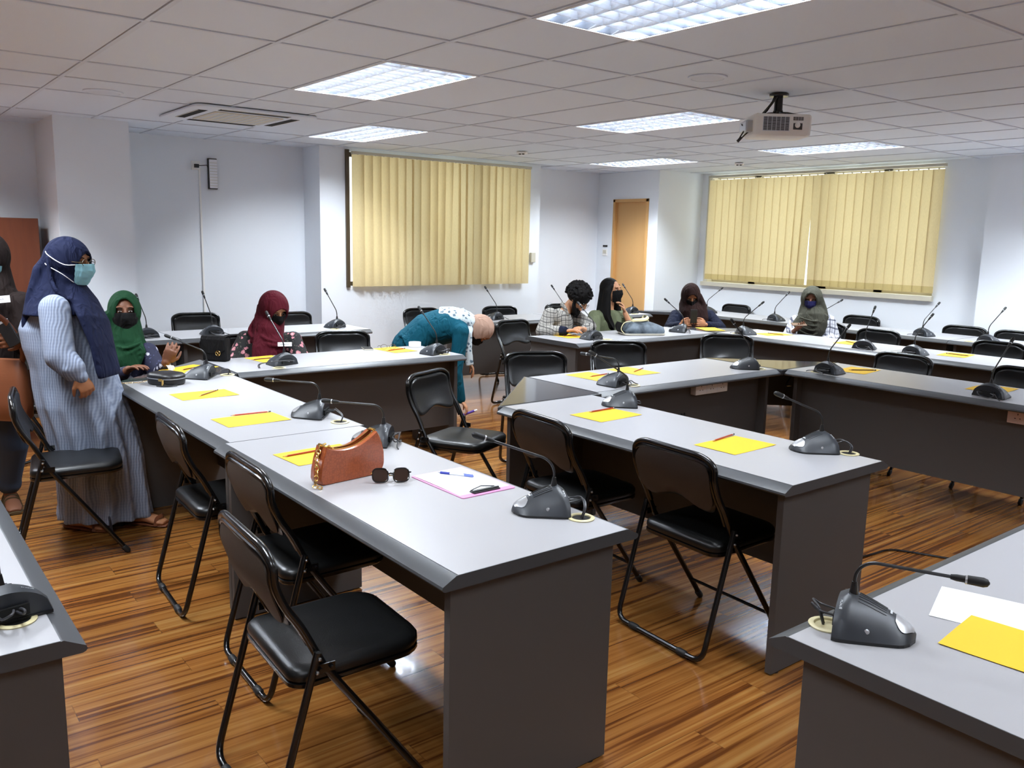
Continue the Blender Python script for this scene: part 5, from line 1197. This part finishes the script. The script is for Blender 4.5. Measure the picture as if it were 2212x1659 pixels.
obj('dress', mb, 'stripe', P1, remesh=.008, sm=3, off=P1.location)
c, f, u, r = J['hd'], J['f'], J['u'], J['r']; nk = J['nk']
dr = [([c - u * .05 - f * .02, c - u * .10 - f * .03, nk + V((0, 0, .0)), nk - Zv * .07, nk - Zv * .12], [(.095, .105), (.105, .115), (.13, .135), (.185, .165), (.215, .175)], f),
      ([c - f * .07 + u * .02, c - f * .115 - u * .06, nk - f * .10 - Zv * .04, nk - f * .13 - Zv * .17, nk - f * .14 - Zv * .33, nk - f * .12 - Zv * .42], [(.075, .05), (.10, .055), (.13, .05), (.14, .045), (.13, .035), (.10, .02)], f),
      ([c + f * .02 - u * .10, nk + f * .12 - Zv * .03, nk + f * .20 - Zv * .12 + fw * .05, nk + f * .245 - Zv * .24 + fw * .07, nk + f * .275 - Zv * .37 + fw * .08, nk + f * .28 - Zv * .40 + fw * .08], [(.07, .04), (.11, .045), (.12, .035), (.10, .03), (.105, .026), (.10, .018)], f)]
fo = [([c - f * .06 + fw * .10 + u * .02, c - f * .03 - u * .08 + fw * .12, nk + f * .06 + fw * .14 + Zv * .01, nk + f * .16 + fw * .10 - Zv * .06, nk + f * .22 + fw * .09 - Zv * .18, nk + f * .25 + fw * .1 - Zv * .34], .011),
      ([c - f * .10 + fw * .08, c - f * .10 - u * .10 + fw * .12, nk - f * .04 + fw * .17 - Zv * .02, nk + f * .10 + fw * .15 - Zv * .05, nk + f * .2 + fw * .11 - Zv * .13], .012),
      ([c - f * .12 + fw * .04 + u * .02, nk - f * .14 + fw * .10 + Zv * .02, nk - f * .14 + fw * .07 - Zv * .12, nk - f * .13 + fw * .05 - Zv * .30], .010)]
hijab(J, P1, 'navy', dr, fo[:1], opening=(.62, .62, -.16), rad=(.102, .120, .122), back=.014)
mask(J, P1, 'mask_blue', k=1.05, puff=.018, top=-.004, bot=-.105, ang=.95, ties='head')
b = MB()
for s in (-1, 1):
    q = c + f * .105 + u * .012 + r * s * .034
    b.tube([q + r * s * .024 * math.cos(a) + u * .018 * math.sin(a) for a in [2 * PI * j / 16 for j in range(16)]], .0018, 5, closed=True); b.tube([q + r * s * .024, q + r * s * .045 - f * .03, q + r * s * .045 - f * .09], .0018, 5)
obj('spectacles', b, 'bronze', P1, off=P1.location)
for n in '12':
    a_, t_ = J['a' + n], J['t' + n]; d = (t_ - a_); d.z = 0; d.normalize()
    b = MB(); b.tube([V((a_.x, a_.y, .008)) - d * .06, V((a_.x, a_.y, .008)), V((t_.x, t_.y, .008)) - d * .05, V((t_.x, t_.y, .008)), V((t_.x, t_.y, .008)) + d * .05], [(.028, .007), (.034, .007), (.038, .007), (.042, .007), (.028, .006)], 12, flat=(0, 0, 1))
    so = obj('sandal', b, 'tanleather', P1, off=P1.location)
    b = MB(); e = d.cross(Zv); tt_ = V((t_.x, t_.y, .03)); b.tube(catmull([tt_ + e * .045 - Zv * .02, tt_ + e * .03 + Zv * .018, tt_ + Zv * .026 + d * .01, tt_ - e * .03 + Zv * .018, tt_ - e * .045 - Zv * .02], 4), [(.012, .003)] * 17, 6); obj('strap', b, 'tanleather', so, off=P1.location)

# ---- P0: at the left edge ------------------------------------------
J, P0 = person('P0', 'person cut by the left edge in black headscarf and jeans, holding a phone')
c, f, u, r = J['hd'], J['f'], J['u'], J['r']; nk = J['nk']
body(J, P0, 'skin_brown', curl=(.75, .6), pn=(-side * .2 + tocam(J['w1']) * -1, None), thumbs=(1, -1))
garment('tunic', J, P0, 'brownblack', sleeves=(1., 1.), k=1.02, length=.02, cuff=.042)
def tr(mb):
    for n in '12': mb.cap(J['p' + n], .118, J['k' + n], .082, 16); mb.cap(J['k' + n], .080, J['a' + n] + V((0, 0, .06)), .060, 16); mb.cap(J['a' + n] + V((0, 0, .075)), .066, J['a' + n] + V((0, 0, .055)), .066, 14)
    mb.ball(J['pe'], (.17, .17, .14), None, 18)
garment('jeans', J, P0, 'denim', only='legs', extra=tr)
dr = [([c - u * .05 - f * .02, c - u * .10 - f * .02, nk, nk - Zv * .08, nk - Zv * .18, nk - Zv * .27], [(.09, .10), (.10, .11), (.125, .13), (.185, .15), (.195, .16), (.19, .15)], f)]
fo = [([nk + r * .10 * s + f * .08 + Zv * z, nk + f * .14 + Zv * (z - .05), nk - r * .12 * s + f * .1 + Zv * (z - .01)], .010) for s, z in ((1, .06), (1, .02), (-1, -.02), (1, -.06))]
hijab(J, P0, 'brownblack', dr, (), opening=(.64, .70, -.05))
mask(J, P0, 'mask_blue', puff=.006)
tc_ = tocam(J['ch'])
name_sticker(P0, nk + f * .16 - Zv * .045 + side * .055, (f + Zv * .15).normalized(), (Zv - f * .15 + side * -.1).normalized(), .14, .038)
for n in '12':
    a_, t_ = J['a' + n], J['t' + n]; d = (t_ - a_); d.z = 0; d.normalize()
    b = MB(); b.tube([V((a_.x, a_.y, .010)) - d * .06, V((a_.x, a_.y, .010)), V((t_.x, t_.y, .010)), V((t_.x, t_.y, .010)) + d * .05], [(.028, .009), (.034, .009), (.044, .009), (.028, .008)], 12, flat=(0, 0, 1)); so = obj('sandal', b, 'bronze', P0, off=P0.location)
    for q in (.0, .045, .09):
        tt_ = a_ * (1 - q * 6) + t_ * q * 6 + V((0, 0, .0)); tt_ = V((tt_.x, tt_.y, .045 - q * .1)); e = d.cross(Zv)
        b = MB(); b.tube(catmull([tt_ + e * .046 - Zv * .03, tt_ + e * .03 + Zv * .022, tt_ + Zv * .03, tt_ - e * .03 + Zv * .022, tt_ - e * .046 - Zv * .03], 4), [(.008, .003)] * 17, 6); obj('strap', b, 'bronze', so, off=P0.location)
hp = J['w1'] + (J['h1'] - J['w1']).normalized() * .07
ph = thing('smartphone', 'black phone held by the person at the left edge', 'phone', hp + tc_ * .022 + Zv * .035)
Rm = M((-side, V((0, 0, 1)).cross(-side), V((0, 0, 1)))).transposed().to_4x4() @ M.Rotation(.5, 4, 'Y')
b = MB(); b.box((-.036, -.005, -.07), (.036, .005, .07), 0, Rm); obj('body', b, 'micblk', ph, smooth=False, bevel=.004)
b = MB(); b.box((-.034, -.0056, .060), (.034, .0056, .072), 0, Rm); obj('chrome_edge', b, 'silver', ph, smooth=False)
q = J['pe'] + tc_ * .24 + V((0, 0, .02)) + side * .03
bg = thing('tan_bag', 'large tan leather bag with a front flap carried by the person at the left edge', 'bag', (q.x, q.y, .565))
Rb = M((side, side.cross(Zv) * -1, Zv)).transposed().to_4x4() @ M.Rotation(-.15, 4, 'Z')
b = MB(); rg_ = [[(x * kx, y * ky) for x, y in rrect(.175, .055, .045, 6)] for kx, ky in ((.90, .7), (1, 1), (1.02, 1.08), (.98, 1.0), (.92, .8), (.86, .5))]
b.loft([[Rb @ V((x, y, z)) for x, y in g_] for g_, z in zip(rg_, (0, .02, .10, .22, .30, .335))]); obj('body', b, 'tanleather', bg)
b = MB(); b.sheet(lambda a, v, _: Rb @ V(((a - .5) * .33 * (1 - .06 * v), .066 + .006 * math.sin(v * 3), .27 - .19 * v + .012 * (abs(a - .5) * 2) ** 6 * v)), 14, 8, .005); fl_ = obj('flap', b, 'tanleather', bg)
b = MB(); b.tube([Rb @ V((.02, .075, .26)), Rb @ V((.025, .08, .14)), Rb @ V((.045, .082, .06))], .003, 6); b.ball(Rb @ V((.045, .082, .055)), .008, n=8); b.ball(Rb @ V((.028, .080, .12)), .006, n=8); obj('tie', b, 'cream', fl_)
b = MB(); b.tube(catmull([Rb @ V((.14, 0, .30)), Rb @ V((.17, -.02, .40)), Rb @ V((.15, -.10, .55)), Rb @ V((.10, -.24, .655))], 6), [(.014, .004)] * 19, 8); obj('shoulder_strap', b, 'tanleather', bg)

# ---- P2: green headscarf ---------------------------------------------
J, P2 = person('P2', 'seated person in green headscarf and navy floral top, facing the camera')
c, f, u, r = J['hd'], J['f'], J['u'], J['r']; nk = J['nk']; tc_ = tocam(nk)
body(J, P2, 'skin_brown', curl=(.55, .9), pn=(Zv * -1, tc_ * -1), thumbs=(1, -1))
garment('floral_top', J, P2, 'floral_navy', sleeves=(.8, .8), k=1.0, cuff=.038)
garment('trousers', J, P2, 'blackcloth', only='legs', legs=True)
dr = [([c - u * .05 - f * .02, c - u * .10 - f * .01, nk + f * .01, nk - Zv * .07, nk - Zv * .16 + tc_ * .03], [(.09, .10), (.10, .108), (.125, .12), (.155, .13), (.12, .10)], f),
      ([c + r * .085 + u * .0, c + r * .10 - u * .09, nk - side * .13 - Zv * .05 + tc_ * .05, nk - side * .10 - Zv * .17 + tc_ * .10], [(.045, .05), (.05, .05), (.05, .04), (.05, .02)], f),
      ([nk + tc_ * .08, nk + tc_ * .13 - Zv * .09 + side * .02, nk + tc_ * .14 - Zv * .17 + side * .04], [(.10, .03), (.11, .03), (.05, .02)], f)]
fo = [([c - side * .10 - u * (.02 + .03 * i), nk - side * (.09 - .01 * i) + tc_ * .11 - Zv * (.0 + .03 * i), nk + tc_ * .15 - Zv * (.04 + .04 * i), nk + side * .10 + tc_ * .11 - Zv * (.01 + .03 * i)], .0095) for i in range(4)]

hijab(J, P2, 'green', dr, fo, opening=(.63, .74, -.06))
mask(J, P2, 'mask_black', k=1.04, puff=.010, top=-.006, bot=-.115, ang=1.12)
ts = thing('tissue', 'crumpled white tissue held by the green headscarf person', 'tissue', J['w2'] + V((.045, .01, -.055)))
b = MB(); b.sheet(lambda a, v, _: side * ((a - .5) * .045 * (1 - .5 * v) + .01 * math.sin(v * 7)) + tc_ * (.008 * math.sin(a * 9 + v * 5)) - Zv * (v - .4) * .10, 8, 10, .002); obj('tissue_fold', b, 'paper', ts)

# ---- P3: maroon headscarf ----------------------------------------------
J, P3 = person('P3', 'seated person in maroon headscarf and black top with pink flowers, looking down')
c, f, u, r = J['hd'], J['f'], J['u'], J['r']; nk = J['nk']; tc_ = tocam(nk)
body(J, P3, 'skin_light', curl=(.5, .5))
garment('floral_top', J, P3, 'floral_pink', sleeves=(.9, .9), k=1.22, cuff=.042, sl=.072)
garment('skirt', J, P3, 'blackcloth', only='legs', legs=True)
dr = [([c - u * .03 - f * .03, c - u * .09 - f * .03, nk + tc_ * .02, nk - Zv * .06 + tc_ * .03, nk - Zv * .10], [(.10, .11), (.11, .115), (.112, .11), (.11, .11), (.10, .10)], tc_),
      ([nk + tc_ * .06, nk + tc_ * .125 - Zv * .10, nk + tc_ * .15 - Zv * .20, nk + tc_ * .16 - Zv * .30, nk + tc_ * .16 - Zv * .34], [(.105, .05), (.12, .045), (.122, .045), (.12, .04), (.11, .03)], tc_),
      ([c - f * .05 - side * .06, c - u * .09 - side * .08, nk - side * .09 - Zv * .0, nk - side * .09 - Zv * .08 + tc_ * .06], [(.04, .05), (.045, .06), (.045, .05), (.05, .03)], tc_)]
fo = [([c - side * .10 + u * .02, nk - side * .10 + Zv * .05 + tc_ * .05, nk - side * .02 + tc_ * .15 - Zv * .03, nk + side * .10 + tc_ * .13 - Zv * .06], .010), ([c - side * .095 - u * .03, nk - side * .14 + tc_ * .06, nk + tc_ * .16 - Zv * .07, nk + side * .14 + tc_ * .11 - Zv * .08], .010),
      ([nk - side * .10 + tc_ * .13 - Zv * .05, nk - side * .08 + tc_ * .18 - Zv * .18, nk - side * .08 + tc_ * .19 - Zv * .32], .010), ([nk + side * .05 + tc_ * .16 - Zv * .12, nk + side * .05 + tc_ * .19 - Zv * .32], .009)]
hijab(J, P3, 'maroon', dr, fo, opening=(.62, .66, -.16), rad=(.106, .124, .126))
mask(J, P3, 'mask_black', puff=.006, ang=1.05)
name_sticker(P3, nk + tc_ * .165 - Zv * .065 + side * .115, (tc_ + Zv * .35).normalized(), (Zv - tc_ * .35).normalized(), .098, .030)

# ---- P4: bending person --------------------------------------------------
J, P4 = person('P4', 'person in teal dress and beige head cover bending down to the floor')
c, f, u, r = J['hd'], J['f'], J['u'], J['r']; nk = J['nk']; tc_ = tocam(J['ch'])
body(J, P4, 'skin_light', curl=(.8, .7), pn=(-side, -side), thumbs=(1, 1))
def ex(mb):
    mb.ball(J['pe'] - V((0, 0, .02)), (.175, .175, .175), None, 20)
    mb.tube([J['pe'], J['pe'] - Zv * .2, J['pe'] - Zv * .42 - side * .02, J['pe'] - Zv * .60 - side * .01], [(.17, .17), (.175, .18), (.19, .19), (.20, .20)], 22, flat=tc_)
garment('teal_dress', J, P4, 'teal', sleeves=(.97, .97), k=1.18, length=-.11, cuff=.040, extra=ex, sl=.055)
mb = MB(); sa = V((.616, .788, 0))
for i in range(7):
    k_ = i / 6; p = J['ch'] * (1 - k_) + nk * k_ - sa * .04
mb.tube([J['ch'] - sa * .10 + Zv * .06, J['ch'] + Zv * .06, nk + Zv * .03 - sa * .02, nk + sa * .03 - Zv * .02], [(.13, .09), (.165, .095), (.14, .085), (.10, .09)], 20, flat=Zv)
mb.tube([nk + tc_ * .06, nk + tc_ * .13 - Zv * .06 - sa * .01, nk + tc_ * .14 - Zv * .20 + sa * .0, nk + tc_ * .13 - Zv * .33 + sa * .02], [(.055, .03), (.05, .025), (.04, .02), (.035, .015)], 12, flat=tc_)
for i in range(4): mb.tube(catmull([J['ch'] - sa * (.07 - .04 * i) + tc_ * .13 + Zv * .03, J['ch'] - sa * (.04 - .04 * i) + tc_ * .06 + Zv * .118, J['ch'] - sa * (.02 - .04 * i) - tc_ * .02 + Zv * .135], 6), .012, 8)
obj('printed_scarf', mb, 'scarf_print', P4, remesh=.008, sm=3, off=P4.location)
dr = [([c - f * .03 - u * .04, c - u * .10 - f * .02, nk + f * .0], [(.095, .10), (.10, .105), (.09, .095)], f)]
fo = [([c - f * .10 - u * .06 + tc_ * .04, c - f * .02 - u * .11 + tc_ * .09, c + f * .06 - u * .12 + tc_ * .06], .010), ([c - f * .08 - u * .10 - tc_ * .0, c - f * .11 - u * .05 + tc_ * .05, c - f * .12 + u * .02 + tc_ * .02], .009)]
hijab(J, P4, 'beige', dr, fo, opening=(.60, .62, -.05), rad=(.102, .118, .124))
mask(J, P4, 'mask_black', puff=.008)
for n in '12':
    a_, t_ = J['a' + n], J['t' + n]; d = (t_ - a_); d.z = 0; d.normalize()
    b = MB(); b.tube([V((a_.x, a_.y, .03)) - d * .05, V((a_.x, a_.y, .035)), V((t_.x, t_.y, .028)), V((t_.x, t_.y, .022)) + d * .05], [(.034, .028), (.042, .032), (.046, .026), (.03, .016)], 12, flat=(0, 0, 1)); obj('shoe', b, 'blackleather', P4, off=P4.location)
hp = J['w1'] + (J['h1'] - J['w1']).normalized() * .13
mk = thing('marker_pen', 'purple marker held low by the bending person', 'pen', hp + tc_ * .01 - side * .01)
b = MB(); b.tube([(-.03, -.035, -.02), (.03, .035, .018)], .010, 10); obj('barrel', b, mat('purple_plastic', srgb(88, 60, 160), .4), mk); b = MB(); b.tube([(.03, .035, .018), (.045, .052, .027)], .008, 10); obj('pen_tip', b, 'paper', mk)

# ---- P5: curly hair, plaid shirt -----------------------------------------
J, P5 = person('P5', 'seated person with curly black hair and beard in a grey plaid shirt')
c, f, u, r = J['hd'], J['f'], J['u'], J['r']; nk = J['nk']; tc_ = tocam(nk)
body(J, P5, 'skin_light', curl=(.5, .8), pn=(Zv * -1, Zv * -1), thumbs=(1, -1))
garment('plaid_shirt', J, P5, 'plaid', sleeves=(.78, .8), k=1.10, cuff=.046, sl=.064)
b = MB(); e_, w_ = J['e1'], J['w1']; b.cap(e_ + (w_ - e_) * .80, .047, e_ + (w_ - e_) * .92, .045, 16); obj('cuff', b, 'navyjacket', P5, remesh=.006, sm=1, off=P5.location)
b = MB(); b.tube(catmull([nk + r * .07 + f * .06 - Zv * .01, nk + tc_ * .07 + Zv * .02, nk - f * .06 + Zv * .03, nk - tc_ * .07 + Zv * .02, nk - r * .07 + f * .06 - Zv * .01], 5), [(.006, .022)] * 21, 8); obj('collar', b, 'plaid', P5, off=P5.location)
garment('trousers', J, P5, 'denim', only='legs', legs=True)
mb = MB(); R3 = random.Random(5); hc = c + u * .045 - f * .022
mb.ball(hc, (.112, .120, .105), J['R'], 22)
for i in range(420):
    z = R3.uniform(-.55, 1); a = R3.uniform(0, 2 * PI); q = math.sqrt(max(0, 1 - z * z)); d = V((q * math.cos(a), q * math.sin(a), z))
    if d.y > .62 and d.z < .30: continue
    mb.ball(hc + J['R'] @ V((d.x * .118, d.y * .128, d.z * .115)), R3.uniform(.008, .016), n=6)
obj('curly_hair', mb, 'hair', P5, remesh=.006, sm=0, off=P5.location)
mb = MB()
for s in (-1, 1): mb.tube([c + r * s * .072 - u * .01 - f * .0, c + r * s * .070 - u * .06 + f * .03, c + r * s * .045 - u * .10 + f * .065, c - u * .115 + f * .08], [(.012, .014), (.018, .02), (.024, .022), (.026, .024)], 10)
mb.ball(c - u * .105 + f * .07, (.045, .036, .042), J['R'], 14); mb.tube([c + f * .103 - u * .044 - r * .03, c + f * .112 - u * .038, c + f * .103 - u * .044 + r * .03], .006, 6)
for i in range(90): mb.ball(c - u * R3.uniform(.06, .15) + f * R3.uniform(.04, .10) + r * R3.uniform(-.045, .045), R3.uniform(.006, .011), n=6)
obj('beard', mb, 'hair', P5, remesh=.006, sm=0, off=P5.location)
b = MB()
for s in (-1, 1):
    q = c + f * .108 + u * .002 + r * s * .033
    b.tube([q + r * s * .024 * math.cos(a) + u * .021 * math.sin(a) for a in [2 * PI * j / 18 for j in range(18)]], .0018, 5, closed=True); b.tube([q + r * s * .024, q + r * s * .045 - f * .02, q + r * s * .045 - f * .10], .0018, 5)
obj('spectacles', b, 'tube', P5, off=P5.location)

# ---- P6: long hair ---------------------------------------------------------
J, P6 = person('P6', 'seated person with long black hair and olive green top, hand on the cheek')
c, f, u, r = J['hd'], J['f'], J['u'], J['r']; nk = J['nk']; tc_ = tocam(nk)
body(J, P6, 'skin_light', curl=(.5, .9), pn=(Zv * -1, -side), thumbs=(1, 1))
garment('olive_top', J, P6, 'olive', sleeves=(0, 0), k=1.10, sl=.075)
garment('trousers', J, P6, 'denim', only='legs', legs=True)
mb = MB(); mb.ball(c + u * .030 - f * .028, (.092, .100, .100), J['R'], 22)
mb.tube([c + u * .02 - f * .07, c - u * .08 - f * .075, nk - f * .07 - Zv * .08, nk - f * .08 - Zv * .18], [(.085, .045), (.10, .05), (.11, .045), (.08, .025)], 16, flat=f)
for s in (-1, 1):
    mb.tube([c + u * .06 + r * s * .055 + f * .02, c + r * s * .088 - u * .0 + f * .005, c + r * s * .095 - u * .09 - f * .0, nk + r * s * .105 - Zv * .06 + f * .04, nk + r * s * .085 - Zv * .17 + f * .09, nk + r * s * .07 - Zv * .21 + f * .10], [(.03, .035), (.035, .040), (.040, .045), (.042, .05), (.035, .045), (.015, .02)], 12, flat=f)
    for i in range(8): q = (i - 3.5) * .012; mb.tube(catmull([c + r * s * .09 + f * (q + .01), c + r * s * (.115) - u * .09 + f * q, nk + r * s * (.135) - Zv * (.06) + f * (q + .03), nk + r * s * (.10 + .01 * math.sin(i * 2)) - Zv * (.18 + .02 * math.sin(i * 3)) + f * (q * 1.4 + .09)], 5), [.007] * 15 + [.004], 6)
obj('long_hair', mb, 'hair', P6, remesh=.006, sm=2, off=P6.location)
mask(J, P6, 'mask_black', puff=.008, top=-.002, bot=-.11, ang=1.1)

# ---- P7: dark brown headscarf ------------------------------------------------
J, P7 = person('P7', 'seated person in dark brown headscarf and navy jacket holding a phone in both hands')
c, f, u, r = J['hd'], J['f'], J['u'], J['r']; nk = J['nk']; tc_ = tocam(nk)
body(J, P7, 'skin_tan', curl=(1.1, 1.1), pn=(side * .8 + tc_ * -.4, -side * .8 + tc_ * -.4), thumbs=(1, -1))
garment('navy_jacket', J, P7, 'navyjacket', sleeves=(.85, .85), k=1.12, cuff=.046, sl=.064)
garment('trousers', J, P7, 'blackcloth', only='legs', legs=True)
dr = [([c - u * .03 - f * .02, c - u * .09 - f * .01, nk + tc_ * .02, nk - Zv * .08 + tc_ * .03], [(.095, .105), (.11, .115), (.135, .125), (.125, .12)], tc_),
      ([c + side * .08 + u * .02, c + side * .13 - Zv * .10, nk + side * .13 + tc_ * .08 - Zv * .05, nk + side * .11 + tc_ * .12 - Zv * .20, nk + side * .09 + tc_ * .13 - Zv * .28], [(.035, .05), (.05, .05), (.055, .04), (.05, .03), (.04, .02)], tc_),
      ([nk + tc_ * .06, nk + tc_ * .11 - Zv * .10, nk + tc_ * .12 - Zv * .22], [(.08, .03), (.085, .03), (.07, .02)], tc_)]
fo = [([c + side * .07 + u * .08 + tc_ * .03, c + side * .10 - u * .04, nk + side * .13 + tc_ * .1 - Zv * .10], .009)]
hijab(J, P7, 'darkbrown', dr, fo, opening=(.60, .66, -.08), rad=(.104, .122, .134))
mask(J, P7, 'mask_black', puff=.01, bot=-.115)
hm = (J['h1'] + J['h2']) / 2
ph = thing('smartphone', 'dark phone held upright in both hands of the dark brown headscarf person', 'phone', hm + Zv * .06)
b = MB(); b.box((-.034, -.0045, -.07), (.034, .0045, .07), 0, M((side, side.cross(Zv) * -1, Zv)).transposed().to_4x4()); obj('body', b, 'micblk', ph, smooth=False, bevel=.003)
b = MB(); b.box((-.033, .0045, .058), (.033, .0052, .068), 0, M((side, side.cross(Zv) * -1, Zv)).transposed().to_4x4()); obj('screen_edge', b, 'silver', ph, smooth=False)

# ---- P8: olive-grey headscarf ---------------------------------------------------
J, P8 = person('P8', 'seated person in olive-grey headscarf, navy mask and white plaid shirt below the wide window')
c, f, u, r = J['hd'], J['f'], J['u'], J['r']; nk = J['nk']; tc_ = tocam(nk)
body(J, P8, 'skin_brown', curl=(.25, .5), pn=(Zv, Zv * -1), thumbs=(-1, -1))
garment('plaid_shirt', J, P8, 'plaid2', sleeves=(.85, .85), k=1.05, cuff=.044, sl=.066)
garment('trousers', J, P8, 'denim', only='legs', legs=True)
dr = [([c - u * .03 - f * .02, c - u * .09 - f * .0, nk + tc_ * .02, nk - Zv * .07 + tc_ * .04, nk - Zv * .15 + tc_ * .07, nk - Zv * .20 + tc_ * .08], [(.098, .108), (.115, .12), (.145, .135), (.155, .13), (.135, .11), (.10, .07)], tc_),
      ([c + side * .08 + u * .01, c + side * .115 - Zv * .09, nk + side * .12 + tc_ * .03, nk + side * .06 + tc_ * .13 - Zv * .10], [(.04, .06), (.045, .06), (.05, .05), (.05, .03)], tc_),
      ([nk - side * .08 + tc_ * .06, nk - side * .14 + tc_ * .08 - Zv * .09, nk - side * .17 + tc_ * .09 - Zv * .20], [(.06, .04), (.06, .035), (.045, .02)], tc_)]
fo = [([c + side * .10 - u * (.0 + .03 * i), nk + side * (.13) + tc_ * .06 - Zv * (.01 + .02 * i), nk + side * .02 + tc_ * .19 - Zv * (.03 + .045 * i), nk - side * .12 + tc_ * .13 - Zv * (.0 + .04 * i)], .0095) for i in range(4)]
hijab(J, P8, 'olivegrey', dr, fo, opening=(.60, .68, -.05), rad=(.106, .124, .130))
mask(J, P8, 'mask_navy', puff=.012, bot=-.115, ang=1.1)
hp = J['w1'] + (J['h1'] - J['w1']).normalized() * .08
ph = thing('smartphone', 'small brownish phone held low by the olive-grey headscarf person', 'phone', hp + Zv * .030 + tc_ * .025)
b = MB(); b.box((-.07, -.034, -.0045), (.07, .034, .0045), 0, M((side, side.cross(Zv) * -1, Zv)).transposed().to_4x4() @ M.Rotation(.25, 4, 'X')); obj('body', b, mat('brown_phone_case', srgb(110, 86, 66), .4), ph, smooth=False, bevel=.003)

for k, rt, m in (('P2', P2, 'blackleather'), ('P3', P3, 'blackleather'), ('P5', P5, 'bronze'), ('P6', P6, 'paper'), ('P7', P7, 'blackleather'), ('P8', P8, 'blackleather')):
    J = J_(k)
    for n in '12':
        a_, t_ = J['a' + n], J['t' + n]; d = (t_ - a_); d.z = 0; d.normalize()
        b = MB(); b.tube([V((a_.x, a_.y, .035)) - d * .058, V((a_.x, a_.y, .045)), V((a_.x, a_.y, .042)) + d * .06, V((t_.x, t_.y, .030)), V((t_.x, t_.y, .022)) + d * .045], [(.034, .032), (.042, .044), (.045, .036), (.048, .028), (.03, .018)], 14, flat=(0, 0, 1)); obj('shoe', b, m, rt, off=rt.location)
